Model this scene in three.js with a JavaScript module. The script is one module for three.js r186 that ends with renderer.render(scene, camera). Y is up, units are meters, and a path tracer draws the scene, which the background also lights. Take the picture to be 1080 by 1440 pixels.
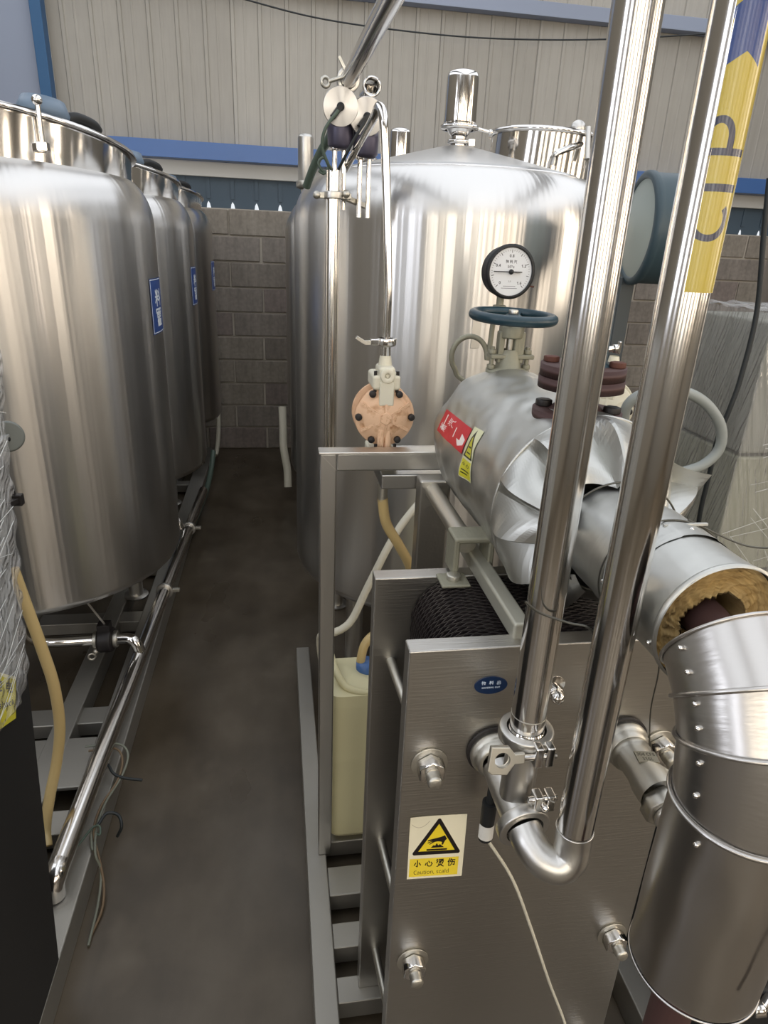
import * as THREE from 'three';
import { mergeGeometries } from 'three/addons/utils/BufferGeometryUtils.js';
import { RoundedBoxGeometry } from 'three/addons/geometries/RoundedBoxGeometry.js';
import { RectAreaLightUniformsLib } from 'three/addons/lights/RectAreaLightUniformsLib.js';
import { ConvexGeometry } from 'three/addons/geometries/ConvexGeometry.js';
import { createNoise2D, createNoise3D } from 'simplex-noise';

// ------------------------------------------------------------------ camera, sky, light, exposure
const scene = new THREE.Scene();
const renderer = new THREE.WebGLRenderer();
renderer.toneMapping = THREE.LinearToneMapping;
renderer.toneMappingExposure = 0.95;
renderer.shadowMap.enabled = true;
RectAreaLightUniformsLib.init();
const V = (x, y, z) => new THREE.Vector3(x, y, z);
const FOCAL = 920, CX = 540, CY = 720, EYE = 1.85;
const aisle = V(388 - CX, 341 - CY, FOCAL);
const down = V(-100, (100 * (CX - 388) + FOCAL * FOCAL) / (CY - 341), FOCAL);
aisle.normalize(); down.normalize();
const right = V().crossVectors(down, aisle);
function ray(u, v) { const c = V(u - CX, v - CY, FOCAL); return V(right.dot(c), -down.dot(c), -aisle.dot(c)); }
function at(u, v, axis, value) { const r = ray(u, v), o = { x: 0, y: EYE, z: 0 }; return V(0, EYE, 0).addScaledVector(r, (value - o[axis]) / r[axis]); }
const camera = new THREE.PerspectiveCamera(2 * Math.atan(720 / FOCAL) * 180 / Math.PI, 1080 / 1440, 0.05, 100);
camera.position.set(0, EYE, 0);
{
  const ex = V(right.x, -down.x, -aisle.x), ey = V(-right.y, down.y, aisle.y), ez = V(-right.z, down.z, aisle.z);
  camera.quaternion.setFromRotationMatrix(new THREE.Matrix4().makeBasis(ex, ey, ez));
}
scene.background = new THREE.Color(0.9, 0.95, 1.0);
const SKY = 6;                                      // brightness of daylight behind the panes
const ROOM = { x0: -3.6, x1: 5.6, z0: -6.2, z1: 4.4, h: 4.6 };
function daylight(w, h, pos, look, strength, color) {
  const l = new THREE.RectAreaLight(color, strength, w, h);
  l.position.copy(pos); l.lookAt(look); scene.add(l);
}
// panes: [centre, width, height, facing, strength, colour]
const PANES = [
  [V(-2.2, ROOM.h - 0.03, -1.5), 2.7, 9.4, 'down', 1.2, 0xf4f8ff],
  [V(1.0, ROOM.h - 0.03, -1.5), 2.7, 9.4, 'down', 1.2, 0xf4f8ff],
  [V(4.1, ROOM.h - 0.03, -1.5), 2.7, 9.4, 'down', 1.2, 0xf4f8ff],
  [V(-2.7, 2.7, ROOM.z1 - 0.03), 0.6, 2.6, 'back', 4.59, 0xfdf4e6],
  [V(-1.3, 2.7, ROOM.z1 - 0.03), 0.6, 2.6, 'back', 4.86, 0xfff4e2],
  [V(0.1, 2.7, ROOM.z1 - 0.03), 0.7, 2.6, 'back', 5.67, 0xfff6e8],
  [V(1.5, 2.7, ROOM.z1 - 0.03), 0.6, 2.6, 'back', 4.86, 0xfff2e0],
  [V(2.9, 2.7, ROOM.z1 - 0.03), 0.6, 2.6, 'back', 5.13, 0xffeed8],
  [V(4.3, 2.7, ROOM.z1 - 0.03), 0.6, 2.6, 'back', 5.13, 0xffeed8],
  [V(ROOM.x1 - 0.03, 2.7, -0.6), 0.8, 2.2, 'left', 5.12, 0xffeed8],
  [V(ROOM.x1 - 0.03, 2.7, 1.2), 0.8, 2.2, 'left', 5.12, 0xffeed8],
  [V(ROOM.x1 - 0.03, 2.7, 3.0), 0.8, 2.2, 'left', 5.12, 0xffeed8],
  [V(ROOM.x0 + 0.03, 2.7, 0.6), 0.8, 2.2, 'right', 4.16, 0xeef3ff],
  [V(ROOM.x0 + 0.03, 2.7, 2.6), 0.8, 2.2, 'right', 4.16, 0xeef3ff],
];

// ------------------------------------------------------------------ random, noise, textures
let seed = 7;
const rnd = () => { seed = (seed * 1664525 + 1013904223) >>> 0; return seed / 4294967296; };
const n2 = createNoise2D(rnd), n3 = createNoise3D(rnd);
const fbm = (x, y, o = 4) => { let s = 0, a = 0.5, f = 1; for (let i = 0; i < o; i++) { s += a * n2(x * f, y * f); a *= 0.5; f *= 2.03; } return s; };
function dataTexture(w, h, fn, srgb = true) {
  const d = new Uint8Array(w * h * 4);
  for (let y = 0; y < h; y++) for (let x = 0; x < w; x++) {
    const c = fn(x / w, y / h); const i = (y * w + x) * 4;
    d[i] = Math.max(0, Math.min(255, c[0])); d[i + 1] = Math.max(0, Math.min(255, c[1])); d[i + 2] = Math.max(0, Math.min(255, c[2])); d[i + 3] = 255;
  }
  const t = new THREE.DataTexture(d, w, h); t.wrapS = t.wrapT = THREE.RepeatWrapping; t.magFilter = THREE.LinearFilter; t.minFilter = THREE.LinearFilter;
  if (srgb) t.colorSpace = THREE.SRGBColorSpace; t.needsUpdate = true; return t;
}
const grey = (fn) => (u, v) => { const g = fn(u, v) * 255; return [g, g, g]; };
function wrapNoise(u, v, f, o) {   // tileable
  const a = u * 2 * Math.PI, b = v * 2 * Math.PI; let s = 0, k = 0.5;
  for (let i = 0; i < o; i++) { const r = f * Math.pow(2, i) / (2 * Math.PI); s += k * (n3(Math.cos(a) * r + 5 * i, Math.sin(a) * r, Math.cos(b) * r) + n3(Math.sin(b) * r, Math.cos(a) * r + 9 + i, Math.sin(a) * r)) * 0.6; k *= 0.5; }
  return s;
}
function canvasTexture(w, h, draw) {
  const c = document.createElement('canvas'); c.width = w; c.height = h; draw(c.getContext('2d'), w, h);
  const t = new THREE.CanvasTexture(c); t.colorSpace = THREE.SRGBColorSpace; t.magFilter = THREE.LinearFilter; return t;
}
// ------------------------------------------------------------------ materials
const S = (o) => new THREE.MeshStandardMaterial(o), PH = (o) => new THREE.MeshPhysicalMaterial(o);
const streak = dataTexture(2048, 4, grey((u) => { const a = u * Math.PI * 2; let s = 0.5; for (const [f, k] of [[3, .16], [9, .13], [24, .07], [70, .015]]) s += k * n3(Math.cos(a) * f, Math.sin(a) * f, f); return s; }), false);
const mottle = dataTexture(256, 256, grey((u, v) => 0.5 + 0.45 * wrapNoise(u, v, 6, 4)), false);
const brush = dataTexture(512, 512, grey((u, v) => 0.5 + 0.3 * wrapNoise(u * 1, v, 4, 2) + 0.22 * (n2(u * 3, v * 240) + n2(u * 6 + 9, v * 110))), false);
const M = {};
M.tank = PH({ color: new THREE.Color(0.66, 0.645, 0.62), metalness: 1, roughness: 0.28, anisotropy: 0.8, anisotropyRotation: Math.PI / 2, bumpMap: streak, bumpScale: 0.0022 });
M.tankTop = PH({ color: new THREE.Color(0.66, 0.65, 0.63), metalness: 1, roughness: 0.3 });
M.polish = PH({ color: new THREE.Color(0.72, 0.70, 0.67), metalness: 1, roughness: 0.1 });
M.pipe = PH({ color: new THREE.Color(0.70, 0.68, 0.65), metalness: 1, roughness: 0.15 });
M.satin = PH({ color: new THREE.Color(0.60, 0.585, 0.55), metalness: 1, roughness: 0.36 });
M.cast = PH({ color: new THREE.Color(0.56, 0.54, 0.48), metalness: 1, roughness: 0.42, bumpMap: mottle, bumpScale: 0.0006 });
M.plate = PH({ color: new THREE.Color(0.50, 0.485, 0.455), metalness: 1, roughness: 0.38, anisotropy: 0.4, bumpMap: brush, bumpScale: 0.0004 });
M.frame = PH({ color: new THREE.Color(0.52, 0.51, 0.49), metalness: 1, roughness: 0.34, bumpMap: mottle, bumpScale: 0.0004 });
M.skid = S({ color: new THREE.Color(0.36, 0.345, 0.31), metalness: 0.85, roughness: 0.5, bumpMap: mottle, bumpScale: 0.0006 });
M.clad = PH({ color: new THREE.Color(0.52, 0.52, 0.49), metalness: 1, roughness: 0.4, bumpMap: mottle, bumpScale: 0.001 });
M.duct = PH({ color: new THREE.Color(0.52, 0.50, 0.475), metalness: 1, roughness: 0.3, bumpMap: mottle, bumpScale: 0.0004 });
M.black = S({ color: 0x17191a, roughness: 0.55 });
M.rubber = S({ color: 0x1b1717, roughness: 0.5 });
M.gasket = S({ color: 0x241f20, roughness: 0.34, metalness: 0.25 });
M.darkBlue = S({ color: 0x1d3644, roughness: 0.42 });
M.wheel = S({ color: 0x1c3742, roughness: 0.35 });
M.blue = S({ color: 0x24557f, roughness: 0.45 });
M.beam = S({ color: 0x44689f, roughness: 0.32 });
M.white = S({ color: 0xcfcdc6, roughness: 0.6 });
M.brown = S({ color: 0x4a3330, roughness: 0.62, bumpMap: mottle, bumpScale: 0.0012, metalness: 0.2 });
M.rust = S({ color: 0x573226, roughness: 0.75 });
M.castGreen = S({ color: 0x92907f, roughness: 0.55, metalness: 0.5, bumpMap: mottle, bumpScale: 0.001 });
M.pump = S({ map: dataTexture(256, 256, (u, v) => { const n = wrapNoise(u, v, 5, 4), t = Math.max(0, n - 0.12) * 1.6; return [222 - 70 * t, 184 - 80 * t, 150 - 85 * t]; }), roughness: 0.55 });
M.pumpPale = S({ color: 0xd5d0bc, roughness: 0.55 });
M.bolt = S({ color: 0x2e2b2a, roughness: 0.5, metalness: 0.4 });
M.hose = PH({ color: 0xd6bd85, roughness: 0.35, transmission: 0.12, thickness: 0 });
M.hoseWhite = PH({ color: 0xcfcab8, roughness: 0.4 });
M.can = PH({ color: 0xe2dcb4, roughness: 0.42, transmission: 0.25, thickness: 0 });
M.wool = S({ map: dataTexture(256, 256, (u, v) => { const n = wrapNoise(u, v, 14, 4), m = wrapNoise(u, v, 3, 2); return [170 + 36 * n + 18 * m, 142 + 36 * n + 12 * m, 92 + 30 * n]; }), roughness: 0.95, bumpMap: mottle, bumpScale: 0.006 });
M.wire = S({ color: 0x5b5a54, roughness: 0.45, metalness: 0.8 });
M.cable = S({ color: 0x1f2426, roughness: 0.55 });
M.cableGrey = S({ color: 0x6f7266, roughness: 0.6 });
M.greyHose = S({ color: 0x8c918e, roughness: 0.5 });
M.motor = S({ color: 0x35474f, roughness: 0.45 });
M.motorFace = S({ color: 0x9aa39d, roughness: 0.45, metalness: 0.3 });
M.cabinet = S({ color: 0x212122, roughness: 0.5 });
M.cabinetGrey = S({ color: 0x9a9c9a, roughness: 0.5 });
M.film = PH({ color: 0xffffff, transmission: 0.86, thickness: 0, roughness: 0.16, ior: 1.45, bumpMap: dataTexture(512, 512, grey((u, v) => 0.5 + 0.5 * Math.abs(n2(u * 40 + v * 14, v * 2.4 - u * 3)) * n2(u * 5, v * 3) + 0.35 * n2((u + v) * 30, (u - v) * 2.2)), false), bumpScale: 0.012 });
const rndA = Array.from({ length: 40 }, rnd), rndB = Array.from({ length: 40 }, rnd);
M.filmFold = PH({ color: 0xf4f6f4, transmission: 0.55, thickness: 0, roughness: 0.22 });
M.carton = S({ color: 0x8b8c7a, roughness: 0.7 }); M.cartonB = S({ color: 0x7f8076, roughness: 0.7 });
M.indicator = S({ color: 0x6d726e, roughness: 0.45 }); M.capBlue = S({ color: 0x66788a, roughness: 0.4 }); M.postGrey = S({ color: 0x3a4144, roughness: 0.5 });
M.greenHose = S({ color: 0x4b5a4f, roughness: 0.5 });
M.sheet = [0xaea9a0, 0xaaa59c, 0xb3aea5].map((c, i) => S({ color: c, roughness: 0.55, map: dataTexture(256, 256, (u, v) => { const n = fbm(u * 40 + i * 7, v * 3, 3) * 0.5 + wrapNoise(u, v, 5, 3) * 0.5; const g = 240 + 12 * n; return [g, g, g - 2]; }) }));
M.sheetBlue = S({ color: 0x8b94a6, roughness: 0.5 });
M.sheetDark = S({ color: 0x4a5a67, roughness: 0.6 });
M.mortar = S({ color: 0xb5ada0, roughness: 0.95, bumpMap: mottle, bumpScale: 0.004 });
const blockMap = dataTexture(512, 512, (u, v) => { const n = wrapNoise(u, v, 24, 3), m = wrapNoise(u, v, 3, 3), g = 228 + 34 * n + 24 * m; return [g, g - 3, g - 6]; });
M.block = [0x99928a, 0x928b82, 0xa19a8f, 0x968c86].map((c) => S({ color: c, roughness: 0.93, map: blockMap, bumpMap: mottle, bumpScale: 0.003 }));
M.floor = S({ roughness: 0.5, map: dataTexture(1024, 1024, (u, v) => { const n = wrapNoise(u, v, 10, 6), m = wrapNoise(u, v, 2.5, 4), st = Math.max(0, wrapNoise(u, v, 5, 4) - 0.25) * 60, g = 70 + 20 * n + 22 * m + st * 1.3; return [g + 8, g - 1, g - 14]; }), roughnessMap: dataTexture(512, 512, grey((u, v) => 0.72 + 0.35 * wrapNoise(u, v, 4, 4)), false), bumpMap: mottle, bumpScale: 0.0015 });
M.plain = S({ color: 0x7d776c, roughness: 0.8 });
M.roof = S({ color: 0x8d8f90, roughness: 0.7 });
M.pane = PANES.map((p) => S({ color: 0x000000, roughness: 0.4, emissive: p[5], emissiveIntensity: p[4] * 0.45 }));
M.signBlue = S({ color: 0x23407c, roughness: 0.35 });

// ------------------------------------------------------------------ object helpers
const bases = new WeakMap(), taken = new Map();
function numbered(n) { const k = taken.get(n) ?? 0; taken.set(n, k + 1); return k ? n + '_' + String(k).padStart(3, '0') : n; }
function shade(o) { o.castShadow = true; o.receiveShadow = true; return o; }
function thing(name, label, category, pos = V(0, 0, 0), group) {
  const o = new THREE.Group(); o.name = numbered(name); o.position.copy(pos); o.userData = { label, category }; if (group) o.userData.group = group;
  bases.set(o, pos.clone()); scene.add(o); return o;
}
function part(name, geo, mat, parent, label) {     // geo is in world coordinates
  const b = bases.get(parent), g = Array.isArray(geo) ? merge(geo) : geo; g.translate(-b.x, -b.y, -b.z);
  const m = shade(new THREE.Mesh(g, mat)); m.name = name; if (label) m.userData.label = label; parent.add(m); bases.set(m, b); return m;
}
function single(name, geo, mat, label, category, group) {
  const g = Array.isArray(geo) ? merge(geo) : geo; g.computeBoundingBox(); const c = g.boundingBox.getCenter(V()); c.y = g.boundingBox.min.y;
  g.translate(-c.x, -c.y, -c.z); const m = shade(new THREE.Mesh(g, mat)); m.position.copy(c); m.name = numbered(name); m.userData = { label, category }; if (group) m.userData.group = group; bases.set(m, c); scene.add(m); return m;
}
function structure(name, geo, mat, label, category) { const m = shade(new THREE.Mesh(Array.isArray(geo) ? merge(geo) : geo, mat)); m.name = name; m.userData = { kind: 'structure', label, category }; bases.set(m, V(0, 0, 0)); scene.add(m); return m; }
const merge = (gs) => mergeGeometries(gs.map((g) => { const h = g.index ? g.toNonIndexed() : g; for (const k of Object.keys(h.attributes)) if (!['position', 'normal', 'uv'].includes(k)) h.deleteAttribute(k); return h; }));
const box = (x0, x1, y0, y1, z0, z1, r = 0.002) => { const w = Math.abs(x1 - x0), h = Math.abs(y1 - y0), d = Math.abs(z1 - z0); const g = r ? new RoundedBoxGeometry(w, h, d, 2, Math.min(r, w / 2.1, h / 2.1, d / 2.1)) : new THREE.BoxGeometry(w, h, d); g.translate((x0 + x1) / 2, (y0 + y1) / 2, (z0 + z1) / 2); return g; };
const slab = (...a) => box(...a, 0);
const UP = V(0, 1, 0);
function orient(g, a, b) { const d = b.clone().sub(a).normalize(); g.applyQuaternion(new THREE.Quaternion().setFromUnitVectors(UP, d)); g.translate(a.x, a.y, a.z); return g; }
function rod(a, b, r, r2 = r, seg = 24) { const L = a.distanceTo(b); const g = new THREE.CylinderGeometry(r2, r, L, seg); g.translate(0, L / 2, 0); return orient(g, a, b); }
function turn(profile, a, b, seg = 32) {             // profile [[radius, distance along a→b]]
  return orient(new THREE.LatheGeometry(profile.map(([r, h]) => new THREE.Vector2(Math.max(r, 0.00001), h)), seg), a, b);
}
function hose(pts, r, n = 60, seg = 12, tension = 0.5) { return new THREE.TubeGeometry(new THREE.CatmullRomCurve3(pts, false, 'catmullrom', tension), n, r, seg, false); }
function bar(a, b, w, h, up = UP) { const L = a.distanceTo(b), g = new RoundedBoxGeometry(w, h, L, 2, Math.min(w, h) * 0.08); const m = new THREE.Matrix4().lookAt(b, a, up); g.applyMatrix4(m); const c = a.clone().add(b).multiplyScalar(0.5); g.translate(c.x, c.y, c.z); return g; }
function ball(c, r, seg = 16) { const g = new THREE.SphereGeometry(r, seg, seg); g.translate(c.x, c.y, c.z); return g; }
function ringAt(c, axis, R, r, seg = 40) { const g = new THREE.TorusGeometry(R, r, 10, seg); g.applyQuaternion(new THREE.Quaternion().setFromUnitVectors(V(0, 0, 1), axis.clone().normalize())); g.translate(c.x, c.y, c.z); return g; }
function hex(c, axis, flats, len) { return turn([[0, 0], [flats * 0.53, 0], [flats * 0.577, len * 0.12], [flats * 0.577, len * 0.88], [flats * 0.5, len], [0, len]], c, c.clone().add(axis), 6); }
function sheetMetre(g, s = 1) {                      // uv in metres from the dominant normal
  g = g.index ? g.toNonIndexed() : g; const p = g.attributes.position, n = g.attributes.normal, uv = new Float32Array(p.count * 2);
  for (let i = 0; i < p.count; i++) { const ax = Math.abs(n.getX(i)), ay = Math.abs(n.getY(i)), az = Math.abs(n.getZ(i)); const [a, b] = az >= ax && az >= ay ? [p.getX(i), p.getY(i)] : ax >= ay ? [p.getZ(i), p.getY(i)] : [p.getX(i), p.getZ(i)]; uv[2 * i] = a * s; uv[2 * i + 1] = b * s; }
  g.setAttribute('uv', new THREE.BufferAttribute(uv, 2)); return g;
}
// a patch through a function (s,t in 0..1) -> point
function patch(fn, ns, nt) {
  const pos = [], uv = [], idx = [];
  for (let j = 0; j <= nt; j++) for (let i = 0; i <= ns; i++) { const p = fn(i / ns, j / nt); pos.push(p.x, p.y, p.z); uv.push(i / ns, j / nt); }
  for (let j = 0; j < nt; j++) for (let i = 0; i < ns; i++) { const a = j * (ns + 1) + i, b = a + 1, c = a + ns + 1, d = c + 1; idx.push(a, b, d, a, d, c); }
  const g = new THREE.BufferGeometry(); g.setAttribute('position', new THREE.Float32BufferAttribute(pos, 3)); g.setAttribute('uv', new THREE.Float32BufferAttribute(uv, 2)); g.setIndex(idx); g.computeVertexNormals(); return g;
}
// ------------------------------------------------------------------ lettering drawn stroke by stroke (100 x 100 boxes)
const GLYPH = {
  xiao: 'M50 8 L50 86 L38 78 M30 38 L14 66 M70 38 L88 66', xin: 'M16 48 L10 72 M32 35 C32 62 30 86 58 86 C76 86 80 80 80 66 M48 22 L58 42 M76 36 L90 58',
  tang: 'M10 6 L20 14 M6 22 L16 30 M6 50 L20 34 M34 8 L84 8 L58 24 M34 26 L86 26 L78 52 L70 48 M54 27 L36 46 M68 27 L46 52 M28 64 L34 76 M74 60 L64 74 M50 56 C50 76 40 88 14 96 M52 74 L88 96',
  shang: 'M26 6 L8 44 M18 32 L18 94 M46 8 L32 34 M42 22 L88 22 M34 46 L84 46 L80 86 L68 80 M58 30 C58 60 50 80 32 94',
  dian: 'M20 22 L80 22 L80 64 L20 64 Z M20 43 L80 43 M50 6 L50 82 Q50 92 62 92 L88 92 L88 78', chu4: 'M18 8 L10 30 M12 22 L42 22 L36 60 M20 30 L20 70 L8 92 M32 34 L32 70 M52 20 L94 20 L94 60 L52 60 Z M72 4 L72 88 M48 92 L96 84',
  wu: 'M22 10 L14 34 M12 28 L44 28 M8 60 L46 48 M28 8 L28 92 M58 10 L46 40 M54 28 L90 28 L82 86 L72 80 M68 30 L50 62 M80 30 L58 84',
  liao: 'M30 8 L30 92 M10 44 L52 44 M16 14 L22 32 M46 14 L40 32 M28 48 L8 74 M32 48 L50 64 M60 18 L70 28 M58 38 L68 48 M56 64 L94 56 M82 8 L82 92', out: 'M50 6 L50 90 M22 18 L22 46 L78 46 L78 18 M14 56 L14 90 L86 90 L86 56',
  qi: 'M12 10 L24 20 M8 36 L20 44 M10 90 L24 62 M44 8 L32 36 M42 20 L90 20 M44 38 L84 38 M36 56 L76 56 Q76 90 92 88',
  zheng: 'M8 14 L92 14 M32 4 L32 24 M68 4 L68 24 M28 32 L72 32 L52 44 M50 40 L50 66 L42 62 M14 50 L40 50 L16 72 M86 42 L60 54 M56 52 L88 72 M20 78 L80 78 M18 88 L12 96 M40 88 L44 96 M60 88 L64 96 M80 86 L90 96',
  guan: 'M10 8 L90 8 L90 26 L10 26 Z M36 8 L36 26 M64 8 L64 26 M20 36 L44 36 L44 50 L20 50 Z M56 36 L80 36 L80 50 L56 50 Z M30 56 L20 72 M24 64 L24 96 M48 56 L56 62 M26 66 L84 66 M26 76 L80 76 M26 86 L80 86 M26 95 L88 95 M54 66 L54 95',
};
function glyph(g, key, x, y, s, w, color) {
  g.save(); g.translate(x, y); g.scale(s / 100, s / 100); g.strokeStyle = color; g.lineWidth = w; g.lineCap = 'round'; g.lineJoin = 'round';
  const t = GLYPH[key].match(/[MLCQZ]|-?[\d.]+/g); let i = 0, c = ''; g.beginPath();
  const num = () => +t[i++];
  while (i < t.length) { if (/[A-Z]/.test(t[i])) c = t[i++]; if (c === 'M') g.moveTo(num(), num()); else if (c === 'L') g.lineTo(num(), num()); else if (c === 'C') g.bezierCurveTo(num(), num(), num(), num(), num(), num()); else if (c === 'Q') g.quadraticCurveTo(num(), num(), num(), num()); else if (c === 'Z') g.closePath(); }
  g.stroke(); g.restore();
}

// ================================================================== the building
{
  const R = ROOM, t = 0.15;
  structure('floor', sheetMetre(slab(R.x0 - t, R.x1 + t, -0.12, 0, R.z0 - t, R.z1 + t), 0.4), M.floor, 'dark brownish grey worn concrete floor', 'floor');
  structure('ceiling', slab(R.x0 - t, R.x1 + t, R.h, R.h + t, R.z0 - t, R.z1 + t), M.roof, 'grey metal shed roof', 'ceiling');
  structure('wall_left', slab(R.x0 - t, R.x0, 0, R.h, R.z0 - t, R.z1 + t), M.plain, 'plain grey side wall', 'wall');
  structure('wall_right', slab(R.x1, R.x1 + t, 0, R.h, R.z0 - t, R.z1 + t), M.plain, 'plain grey side wall', 'wall');
  structure('wall_front', slab(R.x0, R.x1, 0, R.h, R.z1, R.z1 + t), M.plain, 'plain grey end wall with daylight panes', 'wall');
  PANES.forEach(([c, w, h, face, strength, color], i) => {
    const g = new THREE.BoxGeometry(w, h, 0.02), look = c.clone();
    if (face === 'down') { g.rotateX(Math.PI / 2); look.y -= 1; } else if (face === 'back') look.z -= 1; else { g.rotateY(Math.PI / 2); look.x += face === 'left' ? -1 : 1; }
    g.translate(c.x, c.y, c.z);
    structure('window_' + (i + 1), g, M.pane[i], face === 'down' ? 'translucent daylight strip in the roof' : 'bright frosted daylight window', 'window');
    const p = c.clone().add(look.clone().sub(c).multiplyScalar(0.02));
    daylight(w, h, p, p.clone().add(look.sub(c)), strength, color);
  });
  // block wall
  const wall = structure('wall_back', slab(R.x0, R.x1, 0, 2.10, R.z0 - t, R.z0 - 0.012), M.mortar, 'grey concrete block wall with pale smeared mortar joints', 'wall');
  const bl = 0.53, bh = 0.198, geos = [0, 1, 2].map((k) => sheetMetre(new RoundedBoxGeometry(bl - 0.006 * k, bh - 0.003 * k, 0.06, 1, 0.006), 0.9));
  for (let r = 0; r < 10; r++) for (let i = -1; i < 14; i++) {
    const x = -2.02 + (i + (r % 2 ? 0.5 : 0)) * 0.542 + (rnd() - 0.5) * 0.012; if (x < -2.5 || x > 5.25) continue;
    const m = shade(new THREE.Mesh(geos[(r + i + 3) % 3], M.block[Math.floor(rnd() * 4)])); m.name = 'block'; m.position.set(x, 0.105 + r * 0.21, R.z0 - 0.028 + rnd() * 0.006); m.rotation.z = (rnd() - 0.5) * 0.006; wall.add(m);
  }
  // dark strip of sheeting with daylight gaps at its foot
  const sh = new THREE.Shape(); sh.moveTo(R.x0, 2.10); sh.lineTo(-1.2, 2.10);
  for (let x = -1.18; x < 5.2; x += 0.2) { sh.lineTo(x + 0.004, 2.10); sh.lineTo(x + 0.01, 2.135); sh.lineTo(x + 0.022, 2.155); sh.lineTo(x + 0.034, 2.135); sh.lineTo(x + 0.042, 2.10); }
  sh.lineTo(R.x1, 2.10); sh.lineTo(R.x1, 2.36); sh.lineTo(R.x0, 2.36); sh.closePath();
  const eg = new THREE.ExtrudeGeometry(sh, { depth: 0.01, bevelEnabled: false }); eg.translate(0, 0, R.z0 - 0.1);
  const strip = structure('trim_1', eg, M.sheetDark, 'dark blue grey sheeting strip above the block wall', 'trim');
  const ribg = new THREE.BoxGeometry(0.03, 0.18, 0.02);
  for (let x = -1.155; x < 5.2; x += 0.2) { const m = shade(new THREE.Mesh(ribg, M.sheetDark)); m.name = 'rib'; m.position.set(x, 2.265, R.z0 - 0.09); strip.add(m); }
  structure('trim_2', box(R.x0, R.x1, 2.335, 2.445, R.z0 - 0.12, R.z0 - 0.03, 0.004), M.white, 'off white strip under the blue beam', 'trim');
  structure('trim_3', [box(R.x0, R.x1, 2.445, 2.57, R.z0 - 0.1, R.z0 + 0.1, 0.004)], M.beam, 'blue painted steel beam along the wall', 'beam');
  // corrugated sheets
  const upper = structure('wall_back_upper', slab(R.x0, R.x1, 2.445, R.h, R.z0 - t, R.z0 - 0.1), M.plain, 'beige grey corrugated sheet wall above the blue beam', 'wall');
  const pw = 0.84, pitch = 0.21;
  for (let k = 0; k < 9; k++) {
    const x0 = -2.0 + k * pw, prof = [];
    for (let j = 0; j < 4; j++) { const b = j * pitch; prof.push([b, 0], [b + 0.006, 0.012], [b + 0.03, 0.012], [b + 0.036, 0], [b + 0.1, 0], [b + 0.105, 0.003], [b + 0.115, 0.003], [b + 0.12, 0]); }
    prof.push([pw - 0.001, 0]);
    const s = new THREE.Shape(); prof.forEach(([a, b], i) => (i ? s.lineTo(a, b) : s.moveTo(a, b))); for (const [a, b] of prof.slice().reverse()) s.lineTo(a, b - 0.003); s.closePath();
    const g = new THREE.ExtrudeGeometry(s, { depth: R.h - 2.56, bevelEnabled: false }); g.rotateX(-Math.PI / 2);
    g.scale(1, 1, -1); { const ix = g.attributes.position; for (let i = 0; i < ix.count; i += 3) for (const key of ['position', 'normal', 'uv']) { const A = g.attributes[key], z = A.itemSize; for (let c = 0; c < z; c++) { const q = A.array[(i + 1) * z + c]; A.array[(i + 1) * z + c] = A.array[(i + 2) * z + c]; A.array[(i + 2) * z + c] = q; } } }
    g.computeVertexNormals(); const m = shade(new THREE.Mesh(sheetMetre(g, 0.8), M.sheet[k % 3])); m.name = 'sheet'; m.position.set(x0, 2.56, R.z0 - 0.09 + (k % 2) * 0.003); upper.add(m);
  }
  structure('trim_4', box(-1.735, -1.655, 0, R.h, R.z0 - 0.02, R.z0 + 0.1, 0.004), M.blue, 'blue steel column at the wall', 'column');
  structure('trim_5', box(R.x0, -1.735, 0, R.h, R.z0 - 0.05, R.z0 + 0.03, 0.004), M.sheetBlue, 'blue grey panel left of the blue column', 'panel');
  structure('trim_6', [box(-1.655, R.x1, 3.64, 3.74, R.z0 - 0.075, R.z0 + 0.03, 0.004)], M.sheetBlue, 'blue grey steel purlin across the corrugated wall', 'purlin');
  single('wall_cable', hose([at(318, -8, 'z', -6.12), at(450, 26, 'z', -6.12), at(600, 47, 'z', -6.12), at(720, 55, 'z', -6.12), at(860, 55, 'z', -6.12), at(1020, 46, 'z', -6.12)], 0.006), M.cable, 'thin dark cable sagging across the corrugated wall', 'cable');
}

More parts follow.
